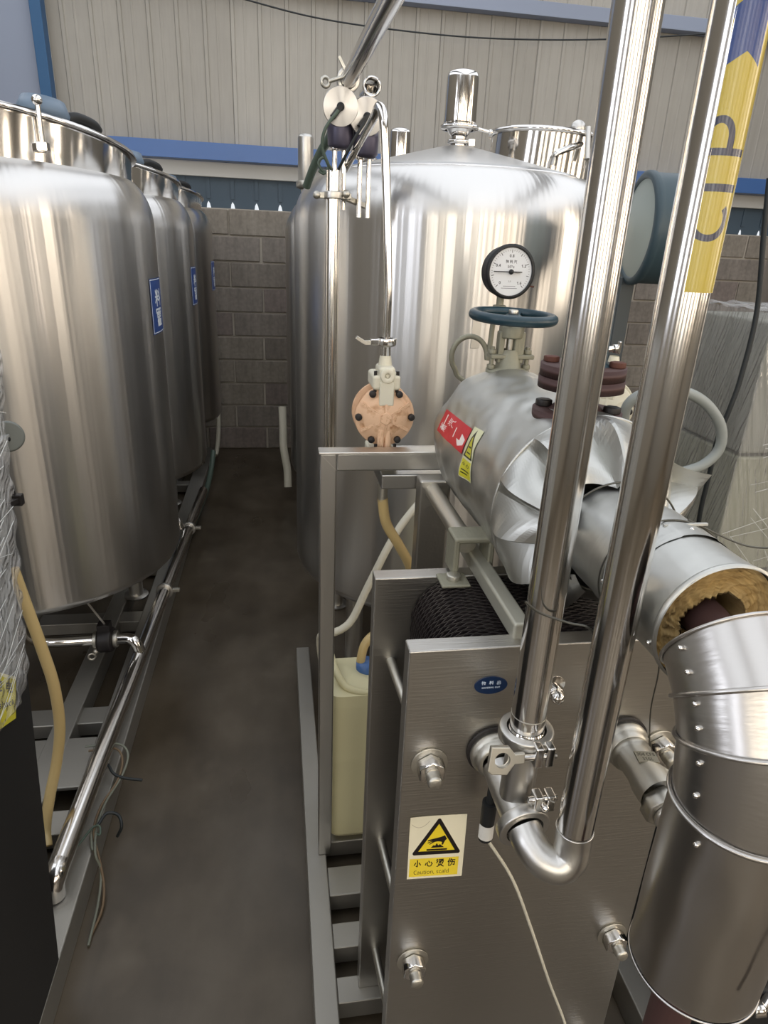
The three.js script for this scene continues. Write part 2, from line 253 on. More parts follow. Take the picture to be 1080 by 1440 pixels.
// ================================================================== tanks
const RT = 0.625, YB = 0.54, YS = 1.965;
function tankShell(t, roof) {
  const y0 = roof === 'cone' ? 0 : 0.1;
  const [re0, ye0, yc] = roof === 'cone' ? [0.465, 2.105, 1.93] : [0.5, 2.065, 1.89];
  const prof = [[RT - 0.06, YB - 0.05], [RT - 0.012, YB - 0.03], [RT, YB], [RT, 0.9], [RT, 1.3], [RT, yc]];
  for (let i = 1; i <= 12; i++) { const a = i / 12 * Math.PI / 2; prof.push([re0 + (RT - re0) * Math.cos(a), yc + (ye0 - yc) * Math.sin(a)]); }
  const g = new THREE.LatheGeometry(prof.map(([r, y]) => new THREE.Vector2(r, y)), 128);
  const p = t.position; g.translate(p.x, 0, p.z); part('shell', g, M.tank, t, 'brushed stainless cylindrical shell');
  const [re, ye] = prof.at(-1), tp = [[re, ye]];
  if (roof === 'cone') tp.push([re - 0.004, ye + 0.01], [0.3, 2.155], [0.06, 2.215], [0, 2.22]); else tp.push([0.35, 2.075], [0, 2.08]);
  const g2 = new THREE.LatheGeometry(tp.reverse().map(([r, y]) => new THREE.Vector2(Math.max(r, 1e-5), y)).reverse(), 96); g2.translate(p.x, 0, p.z); part('roof', g2, M.tankTop, t);
  const g3 = new THREE.TorusGeometry(re - 0.004, 0.006, 8, 96); g3.rotateX(Math.PI / 2); g3.translate(p.x, ye, p.z); part('weld_seam', g3, M.polish, t);
  part('cone_bottom', turn([[RT - 0.06, 0.0], [0.08, -0.2], [0.04, -0.22]].map(([r, h]) => [r, h]), V(p.x, YB - 0.05, p.z), V(p.x, YB + 1, p.z), 64), M.satin, t);
  part('outlet', [rod(V(p.x, 0.2, p.z), V(p.x, 0.3, p.z), 0.03), turn([[0.045, 0], [0.045, 0.02]], V(p.x, 0.26, p.z), V(p.x, 1, p.z))], M.polish, t);
  for (const [a, b] of roof === 'cone' ? [[1, 1], [1, -1], [-1, 1], [-1, -1]] : [[-0.2, 1.1], [-0.85, -0.72], [0.85, -0.72]]) {
    const lx = p.x + a * 0.4, lz = p.z + b * 0.4, lg = part('leg', [rod(V(lx, y0, lz), V(lx, YB + 0.02, lz), 0.036)], M.satin, t);
    part('foot_plate', turn([[0, 0], [0.06, 0], [0.06, 0.012], [0, 0.012]], V(lx, y0, lz), V(lx, 1, lz), 24), M.satin, lg);
  }
}
function leftTank(x, z, label) {
  const t = thing('process_tank', label, 'tank', V(x, 0.1, z), 'stainless tanks on both sides of the aisle'); bases.set(t, V(x, 0.1, z));
  tankShell(t, 'dome');
  const cr = 0.5, tilt = V(0.085, 1, -0.1).normalize(), c0 = V(x + 0.05, 2.03, z), up = (h) => c0.clone().addScaledVector(tilt, h), e1 = V(tilt.y, -tilt.x, 0).normalize(), e2 = V().crossVectors(e1, tilt), onLid = (ang, r, h) => up(h).addScaledVector(e1, Math.cos(ang) * r).addScaledVector(e2, Math.sin(ang) * r);
  part('manway_collar', turn([[cr, 0], [cr, 0.14]], c0, up(1), 72), M.polish, t, 'polished round manway collar');
  const lid = part('lid', turn([[cr - 0.02, 0], [cr + 0.014, 0], [cr + 0.018, 0.008], [cr + 0.012, 0.018], [cr - 0.04, 0.026], [0.2, 0.045], [0, 0.05]], up(0.14), up(1.14), 72), M.polish, t, 'shallow domed steel lid');
  for (const ang of [0.92, 3.0, 5.1]) {
    const c = onLid(ang, cr + 0.02, 0.13);
    part('lid_clamp', [rod(c.clone().add(V(0, -0.07, 0)), c.clone().add(V(0, 0.05, 0)), 0.008), box(c.x - 0.016, c.x + 0.016, c.y - 0.085, c.y - 0.06, c.z - 0.016, c.z + 0.016), ball(c.clone().add(V(0, 0.055, 0)), 0.016)], M.polish, lid);
  }
  const hc = onLid(0.8, 0.42, 0.16);
  part('hinge_cover', turn([[0, 0], [0.075, 0], [0.08, 0.02], [0.065, 0.055], [0, 0.062]], hc, hc.clone().add(tilt), 32), M.capBlue, lid, 'pale blue cap on the lid');
  part('vent_handle', [hose([onLid(0.66, 0.45, 0.175), onLid(0.58, 0.46, 0.188), onLid(0.46, 0.47, 0.185), onLid(0.4, 0.47, 0.172)], 0.017, 20)], M.black, lid, 'black rubber handle');
  return t;
}
const LEFT = [[-1.10, -2.89], [-1.10, -4.22], [-1.10, -5.50]];
const sides = ['nearest the cabinet wrapped in film', 'standing between two other lidded tanks', 'closest to the block wall'];
LEFT.forEach(([x, z], i) => leftTank(x, z, 'stainless tank with wide flat lid, ' + sides[i]));
function signPlate(name, x, z, ang, y0, y1, wid, tex, label, parent) {
  const g = patch((s, t) => { const a = ang + (0.5 - s) * wid / RT; return V(x + Math.cos(a) * (RT + 0.002), y0 + (y1 - y0) * t, z + Math.sin(a) * (RT + 0.002)); }, 12, 1);
  return part(name, g, S({ map: tex, roughness: 0.35 }), parent, label);
}
const tankSign = canvasTexture(256, 384, (g, w, h) => { g.fillStyle = '#2a4a8c'; g.fillRect(0, 0, w, h); g.strokeStyle = '#dfe6ee'; g.lineWidth = 6; g.strokeRect(9, 9, w - 18, h - 18); glyph(g, 'liao', 60, 70, 130, 11, '#e6ebf0'); glyph(g, 'guan', 60, 205, 130, 10, '#e6ebf0'); });
const tanks = scene.children.filter((o) => o.name.startsWith('process_tank'));
tanks.forEach((t, i) => signPlate('sign_plate', LEFT[i][0], LEFT[i][1], [0.03, 0.03, 0.03][i], 1.49, 1.70, 0.2, tankSign, 'blue sign with white border and characters', t));

function rightTank(x, z, label, detail) {
  const t = thing('process_tank', label, 'tank', V(x, 0, z), 'stainless tanks on both sides of the aisle');
  tankShell(t, 'cone');
  // breather on the apex
  const b = part('breather_filter', turn([[0, 0], [0.03, 0], [0.045, 0.02], [0.06, 0.035], [0.062, 0.05], [0.06, 0.19], [0.055, 0.205], [0.04, 0.213], [0, 0.216]], V(x, 2.25, z), V(x, 3, z), 40), M.polish, t, 'polished bell shaped breather housing');
  part('breather_clamp', [turn([[0.055, 0], [0.07, 0.002], [0.072, 0.014], [0.055, 0.016]], V(x, 2.272, z), V(x, 3, z), 36), rod(V(x + 0.07, 2.28, z + 0.01), V(x + 0.115, 2.272, z + 0.01), 0.006), ball(V(x + 0.12, 2.272, z + 0.01), 0.01)], M.polish, b);
  part('breather_neck', [rod(V(x, 2.2, z), V(x, 2.26, z), 0.028), turn([[0.03, 0], [0.042, 0.002], [0.042, 0.014], [0.03, 0.016]], V(x, 2.225, z), V(x, 3, z), 30), box(x + 0.035, x + 0.06, 2.22, 2.245, z, z + 0.02)], M.polish, b);
  // side manway
  const mx = x + 0.385, mz = z - 0.13, col = part('manway_collar', turn([[0.22, 0], [0.22, 0.22]], V(mx, 2.06, mz), V(mx + 0.05, 3, mz), 56), M.polish, t, 'polished manway collar');
  const top = V(mx + 0.012, 2.275, mz), ax = V(mx + 0.05, 3, mz);
  const lid = part('lid', turn([[0.2, 0], [0.232, 0], [0.236, 0.01], [0.228, 0.018], [0.1, 0.04], [0, 0.045]], top, ax.clone().sub(V(mx, 2.06, mz)).add(top), 56), M.polish, t);
  part('handle', hose([V(mx - 0.05, 2.16, mz + 0.27), V(mx - 0.045, 2.2, mz + 0.28), V(mx + 0.02, 2.225, mz + 0.25), V(mx + 0.12, 2.26, mz + 0.16), V(mx + 0.16, 2.265, mz + 0.12)], 0.012, 30, 10, 0.2), M.polish, t, 'bent steel handle');
  part('lid_knob', [ball(V(mx + 0.07, 2.3, mz + 0.17), 0.03), rod(V(mx + 0.09, 2.19, mz + 0.25), V(mx + 0.09, 2.3, mz + 0.22), 0.011)], M.satin, lid);
  return t;
}
const RIGHT = [[0.695, -2.77], [0.695, -4.10], [0.695, -5.42]];
const tankA = rightTank(...RIGHT[0], 'stainless tank with cone roof and bell shaped breather, behind the peach pump');
rightTank(...RIGHT[1], 'stainless cone roof tank behind the one with the steel pole');
rightTank(...RIGHT[2], 'stainless cone roof tank by the block wall, last of its row');
rightTank(2.62, -2.4, 'stainless tank behind the film wrapped crate');
{ const [x, z] = RIGHT[0]; const pl = [x - 0.03, 1.57, z + 0.621]; part('name_plate', box(pl[0] - 0.035, pl[0] + 0.035, 1.55, 1.67, z + 0.612, z + 0.624), M.satin, tankA, 'small grey name plate'); }

// ================================================================== plate heat exchanger
const PX0 = 0.19, PX1 = 0.69, PT = 1.277, ZF = -0.83, ZB = -1.08;
const phe = thing('plate_heat_exchanger', 'steel plate heat exchanger with black gasketed plates and scald sticker', 'heat exchanger', V(0.44, 0, -0.96));
{
  const f = part('front_plate', sheetMetre(box(PX0, PX1, 0.12, PT, ZF - 0.036, ZF, 0.003), 2), M.plate, phe, 'thick brushed steel front pressure plate');
  part('rear_plate', sheetMetre(box(0.172, PX1 + 0.02, 0.092, PT - 0.005, ZB - 0.036, ZB, 0.003), 2), M.plate, phe, 'thick brushed steel rear plate');
  for (const x of [PX0 + 0.05, PX1 - 0.05]) { part('foot', box(x - 0.03, x + 0.03, 0.092, 0.121, ZF - 0.036, ZF, 0.003), M.skid, phe);  }
  // the pack: each plate with a rippled rim
  const n = 34, z0 = ZB + 0.006, z1 = ZF - 0.042, x0 = 0.245, x1 = 0.645, y0 = 0.2, y1 = 1.268, rr = 0.085;
  const outline = []; const seg = 0.005;
  const corner = (cx, cy, a0) => { const k = Math.ceil(rr * Math.PI / 2 / seg); for (let i = 0; i <= k; i++) { const a = a0 + i / k * Math.PI / 2; outline.push([cx + rr * Math.cos(a), cy + rr * Math.sin(a)]); } };
  const line = (ax, ay, bx, by) => { const L = Math.hypot(bx - ax, by - ay), k = Math.ceil(L / seg); for (let i = 1; i < k; i++) outline.push([ax + (bx - ax) * i / k, ay + (by - ay) * i / k]); };
  corner(x1 - rr, y1 - rr, 0); line(x1 - rr, y1, x0 + rr, y1); corner(x0 + rr, y1 - rr, Math.PI / 2); line(x0, y1 - rr, x0, y0); outline.push([x0, y0]); outline.push([x1, y0]);
  function plateGeo(phase) {
    const pos = [], idx = [], th = 0.0019, inset = 0.03; let s = 0; const m = outline.length, cx = (x0 + x1) / 2, cy = (y0 + y1) / 2;
    outline.forEach(([x, y], i) => {
      if (i) s += Math.hypot(x - outline[i - 1][0], y - outline[i - 1][1]);
      const w = Math.sin(s * 2 * Math.PI / 0.03 + phase) * 0.0022, sx = x - Math.sign(x - cx) * inset * Math.min(1, Math.abs(x - cx) / 0.1), sy = y - Math.sign(y - cy) * inset;
      pos.push(x, y, w + th, x, y, w - th, sx, sy, th, sx, sy, -th);
    });
    for (let i = 0; i < m - 1; i++) { const a = i * 4, b = a + 4; idx.push(a, a + 1, b + 1, a, b + 1, b, a, b, b + 2, a, b + 2, a + 2, a + 1, a + 3, b + 3, a + 1, b + 3, b + 1); }
    const g = new THREE.BufferGeometry(); g.setAttribute('position', new THREE.Float32BufferAttribute(pos, 3)); g.setIndex(idx); g.setAttribute('uv', new THREE.Float32BufferAttribute(new Float32Array(pos.length / 3 * 2), 2)); g.computeVertexNormals();
    const core = new THREE.BoxGeometry(x1 - x0 - 0.055, y1 - y0 - 0.03, 0.0032); core.translate(cx, cy - 0.012, 0); const out = merge([g, core]); out.translate(-phe.position.x, -phe.position.y, 0); return out;
  }
  const ga = plateGeo(0), gb = plateGeo(Math.PI), gm = [M.gasket, S({ color: 0x2b2526, roughness: 0.38, metalness: 0.25 })];
  for (let i = 0; i < n; i++) { const m = shade(new THREE.Mesh(i % 2 ? ga : gb, gm[i % 2])); m.name = 'exchanger_plate'; m.position.z = z0 + (z1 - z0) * i / (n - 1) - phe.position.z; phe.add(m); }
  // carrying bar, guide bar and hanger
  part('carrying_bar', box(0.362, 0.392, PT - 0.006, PT + 0.028, -1.42, ZF - 0.02, 0.006), S({ color: 0xb0aea0, roughness: 0.42, metalness: 0.45 }), phe, 'pale top carrying bar');
  const hb = part('hanger_bracket', [box(0.318, 0.33, PT, PT + 0.075, -1.13, -1.07, 0.004), box(0.385, 0.397, PT, PT + 0.075, -1.13, -1.07, 0.004), box(0.318, 0.397, PT + 0.065, PT + 0.077, -1.13, -1.07, 0.005)], M.castGreen, phe, 'pale painted U bracket');
  part('bolt', hex(V(0.318, PT - 0.004, -1.06), V(0, 1, 0), 0.026, 0.014), M.cast, phe);
  part('washer', box(0.29, 0.345, PT - 0.006, PT, -1.085, -1.032, 0.003), M.castGreen, phe);
  part('support_column', [box(0.325, 0.40, 0.092, 1.345, -1.47, -1.42, 0.006)], M.plate, phe, 'flat steel support column');
  part('round_bar', rod(V(0.357, PT + 0.042, -1.12), V(0.357, PT + 0.042, -1.425), 0.019), M.cast, phe, 'dull steel round bar');
  // tie rods, nuts, washers
  for (const x of [0.236, 0.652]) for (const y of [1.055, 0.565, 0.2]) {
    const r = part('tie_rod', rod(V(x - 0.03, y + 0.035, ZB - 0.05), V(x, y, ZF + 0.045), 0.0095, 0.0095, 14), M.cast, phe, 'long tie rod');
    part('washer', turn([[0, 0], [0.031, 0], [0.031, 0.004], [0, 0.004]], V(x, y, ZF), V(x, y, 1), 32), M.cast, r);
    part('nut', hex(V(x, y, ZF + 0.004), V(0, 0, 1), 0.042, 0.024), M.polish, r);
    part('stud_end', turn([[0, 0], [0.0125, 0], [0.0125, 0.004], [0.0115, 0.006], [0.0125, 0.008], [0.0115, 0.01], [0.0125, 0.012], [0.0115, 0.016], [0.0125, 0.018], [0.009, 0.022], [0, 0.022]], V(x, y, ZF + 0.028), V(x, y, 1), 20), M.cast, r);
  }
  // small domed nut and ports
  part('cap_nut', [hex(V(0.437, 1.187, ZF), V(0, 0, 1), 0.024, 0.012), ball(V(0.437, 1.185, ZF + 0.016), 0.0115), turn([[0, 0], [0.016, 0], [0.016, 0.003], [0, 0.003]], V(0.437, 1.2, ZF), V(0.437, 1.2, 1))], M.polish, phe);
  for (const [x, y] of [[0.345, 1.075], [0.575, 1.075]]) {
    part('port_gasket', turn([[0.034, 0], [0.047, 0], [0.047, 0.006], [0.034, 0.006]], V(x, y, ZF), V(x, y, 1), 40), M.rubber, phe, 'black rubber port ring');
    part('port_flange', turn([[0.028, 0], [0.042, 0], [0.043, 0.01], [0.04, 0.016], [0.036, 0.018], [0.036, 0.03], [0.028, 0.03]], V(x, y, ZF + 0.004), V(x, y, 1), 40), M.cast, phe);
  }
  // blue oval plate
  const oval = canvasTexture(512, 300, (g, w, h) => { g.fillStyle = '#0d2546'; g.fillRect(0, 0, w, h); glyph(g, 'wu', 100, 66, 74, 10, '#c9d6e6'); glyph(g, 'liao', 220, 66, 74, 10, '#c9d6e6'); glyph(g, 'out', 338, 66, 74, 10, '#c9d6e6'); g.fillStyle = '#c9d6e6'; g.font = 'bold 40px sans-serif'; g.textAlign = 'center'; g.fillText('MATERIAL OUT', w / 2, 200); });
  const og = new THREE.CylinderGeometry(1, 1, 0.0016, 48); og.rotateX(Math.PI / 2); og.scale(0.0275, 0.0165, 1); { const p = og.attributes.position, uv = og.attributes.uv; for (let i = 0; i < p.count; i++) uv.setXY(i, p.getX(i) / 0.055 + 0.5, p.getY(i) / 0.033 + 0.5); }
  og.translate(0.327, 1.206, ZF + 0.0009); part('name_plate', og, S({ map: oval, roughness: 0.3 }), phe, 'dark blue oval plate reading MATERIAL OUT');
  // scald sticker
  const warn = canvasTexture(640, 760, (g, w, h) => {
    g.fillStyle = '#e6dfc4'; g.fillRect(0, 0, w, h); g.fillStyle = '#e8cf3a'; g.fillRect(20, 510, w - 75, 225);
    g.lineJoin = 'round'; g.beginPath(); g.moveTo(330, 60); g.lineTo(570, 445); g.lineTo(70, 445); g.closePath(); g.fillStyle = '#e8cf2e'; g.fill(); g.strokeStyle = '#17110f'; g.lineWidth = 44; g.stroke();
    g.fillStyle = '#17110f'; g.fillRect(205, 398, 235, 20); g.beginPath(); g.moveTo(215, 290); g.bezierCurveTo(280, 270, 340, 270, 405, 240); g.lineTo(432, 285); g.bezierCurveTo(405, 305, 400, 330, 390, 352); g.lineTo(372, 352); g.lineTo(378, 322); g.bezierCurveTo(330, 300, 290, 310, 240, 345); g.lineTo(232, 338); g.lineTo(270, 308); g.lineTo(214, 330); g.lineTo(212, 320); g.lineTo(262, 298); g.lineTo(212, 304); g.closePath(); g.fill();
    g.beginPath(); g.moveTo(250, 385); g.lineTo(285, 352); g.lineTo(300, 362); g.lineTo(318, 330); g.lineTo(335, 358); g.lineTo(355, 345); g.lineTo(405, 385); g.closePath(); g.fill();
    ['xiao', 'xin', 'tang', 'shang'].forEach((k, i) => glyph(g, k, 62 + i * 132, 526, 98, 12, '#1d1510'));
    g.fillStyle = '#241a12'; g.font = '66px sans-serif'; g.textAlign = 'left'; g.fillText('Caution, scald', 70, 706);
    g.strokeStyle = '#b3a88f'; g.lineWidth = 6; g.beginPath(); g.moveTo(20, 90); g.quadraticCurveTo(120, 190, 220, 60); g.stroke();
  });
  const A = [at(577, 1148, 'z', ZF), at(657, 1144, 'z', ZF), at(572, 1236, 'z', ZF), at(649, 1231, 'z', ZF)];
  part('warning_sticker', patch((s, t) => { const b = A[2].clone().lerp(A[3], s), u = A[0].clone().lerp(A[1], s), p = b.lerp(u, t); p.z = ZF + 0.0008 + 0.002 * Math.pow(Math.max(0, t - 0.75) * Math.max(0, 0.55 - s) * 8, 2); return p; }, 16, 16), S({ map: warn, roughness: 0.4 }), f, 'white and yellow warning sticker reading Caution, scald');
}
// ================================================================== sanitary pipework in front of the exchanger
function clampRing(c, axis, R, w) { const b = c.clone().add(axis); return turn([[R * 0.72, 0], [R * 0.93, 0], [R, w * 0.12], [R, w * 0.88], [R * 0.93, w], [R * 0.72, w]], c.clone().addScaledVector(axis.clone().normalize(), -w / 2), b, 48); }
{
  const x1 = 0.356, z1 = -0.74, y1 = 1.185;
  const t = thing('riser_pipe', 'polished steel riser pipe clamped to the exchanger port tee', 'pipe', V(x1, y1, z1));
  const p1 = part('pipe', rod(V(x1, y1, z1), V(x1 + 0.004, ROOM.h, z1), 0.0255, 0.0255, 64), M.pipe, t);
  part('weld_bead', [turn([[0.0255, 0], [0.0262, 0.001], [0.0255, 0.002]], V(x1, y1 + 0.035, z1), V(x1, 9, z1), 40), turn([[0.0255, 0], [0.0262, 0.001], [0.0255, 0.002]], V(x1, 2.23, z1), V(x1, 9, z1), 40)], M.cast, p1);
  part('ferrule', turn([[0.0255, 0.012], [0.028, 0.008], [0.033, 0.003], [0.033, 0], [0.02, 0]], V(x1, y1, z1), V(x1, 9, z1), 40), M.polish, t);
  const u = thing('pipe_tee', 'cast steel pipe tee on the exchanger port with a drop elbow', 'pipe tee', V(0.345, 1.0, -0.75));
  const run = [V(0.345, 1.066, ZF + 0.03), V(0.347, 1.058, -0.775), V(0.35, 1.05, -0.73), V(0.353, 1.046, -0.70)];
  part('tee_body', [hose(run, 0.0265, 30, 32), rod(V(0.354, 1.055, -0.738), V(x1, y1 - 0.006, z1), 0.0265, 0.0255, 32), turn([[0.02, 0], [0.033, 0], [0.033, -0.003], [0.026, -0.01]], V(x1, y1 - 0.001, z1), V(x1, 9, z1), 40)], M.satin, u);
  const ex = new THREE.CatmullRomCurve3([V(0.353, 1.046, -0.692), V(0.357, 1.037, -0.672), V(0.37, 1.026, -0.652), V(0.39, 1.024, -0.641), V(0.405, 1.036, -0.642), V(0.41, 1.06, -0.648), V(0.41, 1.085, -0.65)]);
  part('elbow', [new THREE.TubeGeometry(ex, 48, 0.0262, 32), ringAt(V(0.41, 1.084, -0.65), V(0, 1, 0), 0.026, 0.0012)], M.satin, u, 'dull cast elbow');
  const cl2 = thing('pipe_clamp', 'pipe clamp joining the tee to the drop elbow, bolt block on top', 'pipe clamp', V(0.352, 1.0, -0.695));
  const ax2 = V(0.08, -0.15, 1).normalize();
  part('ring', clampRing(V(0.353, 1.046, -0.697), ax2, 0.041, 0.018), M.satin, cl2);
  for (const s of [0, 1]) part('hinge_block', box(0.362 + s * 0.019, 0.376 + s * 0.019, 1.079, 1.108, -0.708, -0.686, 0.003), M.polish, cl2);
  part('bolt', [rod(V(0.355, 1.096, -0.697), V(0.4, 1.096, -0.697), 0.005), ball(V(0.378, 1.09, -0.684), 0.006)], M.polish, cl2);
  const cl1 = thing('pipe_clamp', 'pipe clamp with ring wing nut at the foot of the riser pipe', 'pipe clamp', V(x1, y1 - 0.02, z1));
  part('ring', clampRing(V(x1, y1, z1), UP, 0.041, 0.02), M.satin, cl1);
  for (const s of [0, 1]) part('hinge_block', box(x1 - 0.004 + s * 0.017, x1 + 0.009 + s * 0.017, y1 - 0.022, y1 + 0.013, z1 + 0.034, z1 + 0.052, 0.003), M.polish, cl1);
  part('bolt', rod(V(x1 - 0.035, y1 - 0.006, z1 + 0.045), V(x1 + 0.03, y1 - 0.006, z1 + 0.045), 0.0045), M.polish, cl1);
  const wn = new THREE.Shape(); wn.moveTo(-0.026, -0.014); wn.lineTo(-0.021, 0.019); wn.lineTo(0.004, 0.017); wn.lineTo(0.012, 0.006); wn.lineTo(0.026, 0.006); wn.lineTo(0.026, -0.006); wn.lineTo(0.012, -0.006); wn.lineTo(0.0, -0.021); wn.lineTo(-0.021, -0.019); wn.closePath();
  const hole = new THREE.Path(); hole.absarc(-0.006, 0, 0.0115, 0, Math.PI * 2, true); wn.holes.push(hole);
  const wg = new THREE.ExtrudeGeometry(wn, { depth: 0.006, bevelSize: 0.0015, bevelThickness: 0.0015, bevelSegments: 2, curveSegments: 20 }); wg.rotateX(-0.3); wg.translate(x1 - 0.047, y1 - 0.004, z1 + 0.044); part('wing_nut', wg, M.cast, cl1, 'wing nut with a round eye');
  // CIP pipe
  const x2 = 0.412, z2 = -0.65;
  const c = thing('cip_pipe', 'polished steel pipe with yellow band reading CIP and blue arrow', 'pipe', V(x2, 1.085, z2));
  part('pipe', rod(V(0.41, 1.085, z2), V(0.414, ROOM.h, z2), 0.0255, 0.0255, 64), M.pipe, c);
  const yb = at(970, 411, 'z', -0.63).y, yt = yb + 0.62, tex = canvasTexture(256, 2048, (g, w, h) => {
    g.fillStyle = '#b39f3c'; g.fillRect(0, 0, w, h); g.translate(-8, 0); g.scale(1.17, 1); const Y = (v) => h * (1 - (at(990, v, 'z', -0.63).y - yb) / (yt - yb));
    g.save(); g.translate(122, Y(337)); g.rotate(-Math.PI / 2); g.strokeStyle = '#1d2440'; g.lineWidth = 20; g.beginPath(); const ch = Y(337) - Y(281); g.arc(ch / 2, 0, ch / 2 - 4, 0.85, Math.PI * 2 - 0.85); g.stroke(); g.restore();
    g.fillStyle = '#1d2440'; g.fillRect(52, Y(258), 140, Y(247) - Y(258) < 0 ? 22 : 22);
    const p0 = Y(218), p1 = Y(163); g.fillRect(48, p0 - 20, 148, 20); g.strokeStyle = '#1d2440'; g.lineWidth = 20; g.beginPath(); g.moveTo(62, p0 - 8); g.lineTo(62, p1 + 60); g.bezierCurveTo(62, p1 - 12, 136, p1 - 12, 136, p1 + 60); g.lineTo(136, p0 - 8); g.stroke();
    g.fillStyle = '#1f3c78'; const a0 = Y(95), a1 = Y(20), a2 = Y(-25); g.beginPath(); g.moveTo(78, a0 - 10); g.lineTo(128, a0 - 45); g.lineTo(178, a0 - 10); g.lineTo(178, a1); g.lineTo(214, a1); g.lineTo(128, a2); g.lineTo(42, a1); g.lineTo(78, a1); g.closePath(); g.fill();
  });
  const face = Math.atan2(0.65, -0.412);  // towards the camera in plan
  part('band', patch((s, t) => { const a = face + 1.0 - s * 2.6; return V(x2 + Math.cos(a) * 0.0261, yb + (yt - yb) * t, z2 + Math.sin(a) * 0.0261); }, 32, 2), PH({ map: tex, roughness: 0.25, clearcoat: 0.3, clearcoatRoughness: 0.2 }), c, 'glossy yellow band with dark CIP lettering and blue arrow');
  // strainer on the second port
  const y = 1.075, s = thing('inline_strainer', 'cast steel angled strainer on the right exchanger port', 'strainer', V(0.575, 1.0, -0.74));
  const st = part('body', [turn([[0.02, 0], [0.033, 0], [0.034, 0.012], [0.028, 0.016], [0.028, 0.05], [0.032, 0.07], [0.032, 0.1]], V(0.575, y, ZF + 0.03), V(0.578, y - 0.01, 1), 32), rod(V(0.576, y - 0.004, -0.76), V(0.64, y - 0.02, -0.70), 0.025, 0.02, 28)], M.cast, s);
  part('hex_end', hex(V(0.577, y - 0.012, -0.706), V(0.003, -0.07, 1).normalize(), 0.058, 0.028), M.cast, s);
  part('socket', turn([[0, 0], [0.022, 0], [0.024, 0.004], [0.024, 0.01], [0.018, 0.012], [0.018, 0.004], [0, 0.004]], V(0.577, y - 0.014, -0.679), V(0.58, y - 0.1, 1), 32), M.brassy ?? M.satin, s);
  const lt = canvasTexture(256, 160, (g, w, h) => { g.fillStyle = '#8c8777'; g.fillRect(0, 0, w, h); g.fillStyle = '#4a463c'; g.font = 'bold 62px sans-serif'; g.textAlign = 'center'; g.fillText('304 CF8', w / 2, 68); g.fillText('316L', w / 2, 136); });
  const pg = new THREE.BoxGeometry(0.034, 0.003, 0.024); pg.rotateY(-0.15); pg.translate(0.577, y + 0.027, -0.755); part('marking_plate', pg, S({ map: lt, roughness: 0.5, metalness: 0.5 }), s, 'raised cast marking');
  // probe and its lead
  const pr = thing('temperature_probe', 'black temperature probe hanging under the tee with white tag', 'probe', V(0.328, 0.93, -0.765));
  part('probe_body', [rod(V(0.33, 1.06, -0.775), V(0.329, 1.01, -0.775), 0.007), rod(V(0.329, 1.015, -0.775), V(0.328, 0.935, -0.775), 0.0125, 0.0115, 20)], M.black, pr);
  part('tag', patch((a, b) => { const an = Math.PI * (0.95 - a * 0.75); return V(0.328 + Math.cos(an) * 0.0132, 0.942 + b * 0.03, -0.775 + Math.sin(an) * 0.0132); }, 10, 1), M.white, pr, 'white paper tag');
  single('probe_lead', hose([V(0.329, 0.938, -0.775), at(720, 1235, 'z', -0.78), at(745, 1300, 'z', -0.79), at(772, 1380, 'z', -0.8), at(800, 1460, 'z', -0.8), at(812, 1560, 'z', -0.8), at(808, 1700, 'z', -0.8)], 0.0028, 60, 8), M.hoseWhite, 'thin off white lead hanging down the exchanger front', 'cable');
}

// ================================================================== clad steam vessel, its pipe and elbow
const AX = 0.525, AY = 1.437, RB = 0.166;
function aroundZ(fn, nz, na, z0, z1) {     // surface of radius fn(angle, k) about the vessel axis; k runs 0..1 from z0 to z1
  return patch((s, t) => { const a = s * Math.PI * 2, q = fn(a, t), r = q.r ?? q, z = q.z ?? z0 + (z1 - z0) * t; return V(AX + Math.cos(a) * r, AY + Math.sin(a) * r, z); }, na, nz);
}
function onVessel(u, v, R) {                // where the line of sight meets the vessel
  const d = ray(u, v), ox = -AX, oy = EYE - AY, A = d.x * d.x + d.y * d.y, B = 2 * (ox * d.x + oy * d.y), C = ox * ox + oy * oy - R * R, k = (-B - Math.sqrt(Math.max(0, B * B - 4 * A * C))) / (2 * A);
  return { a: (Math.atan2(EYE + d.y * k - AY, d.x * k - AX) + 2 * Math.PI) % (2 * Math.PI), z: d.z * k };
}
const dent = (a, z) => 0.0045 * n3(Math.cos(a) * 1.3, Math.sin(a) * 1.3, z * 6) + 0.0022 * n3(Math.cos(a) * 3.2, Math.sin(a) * 3.2, z * 14);
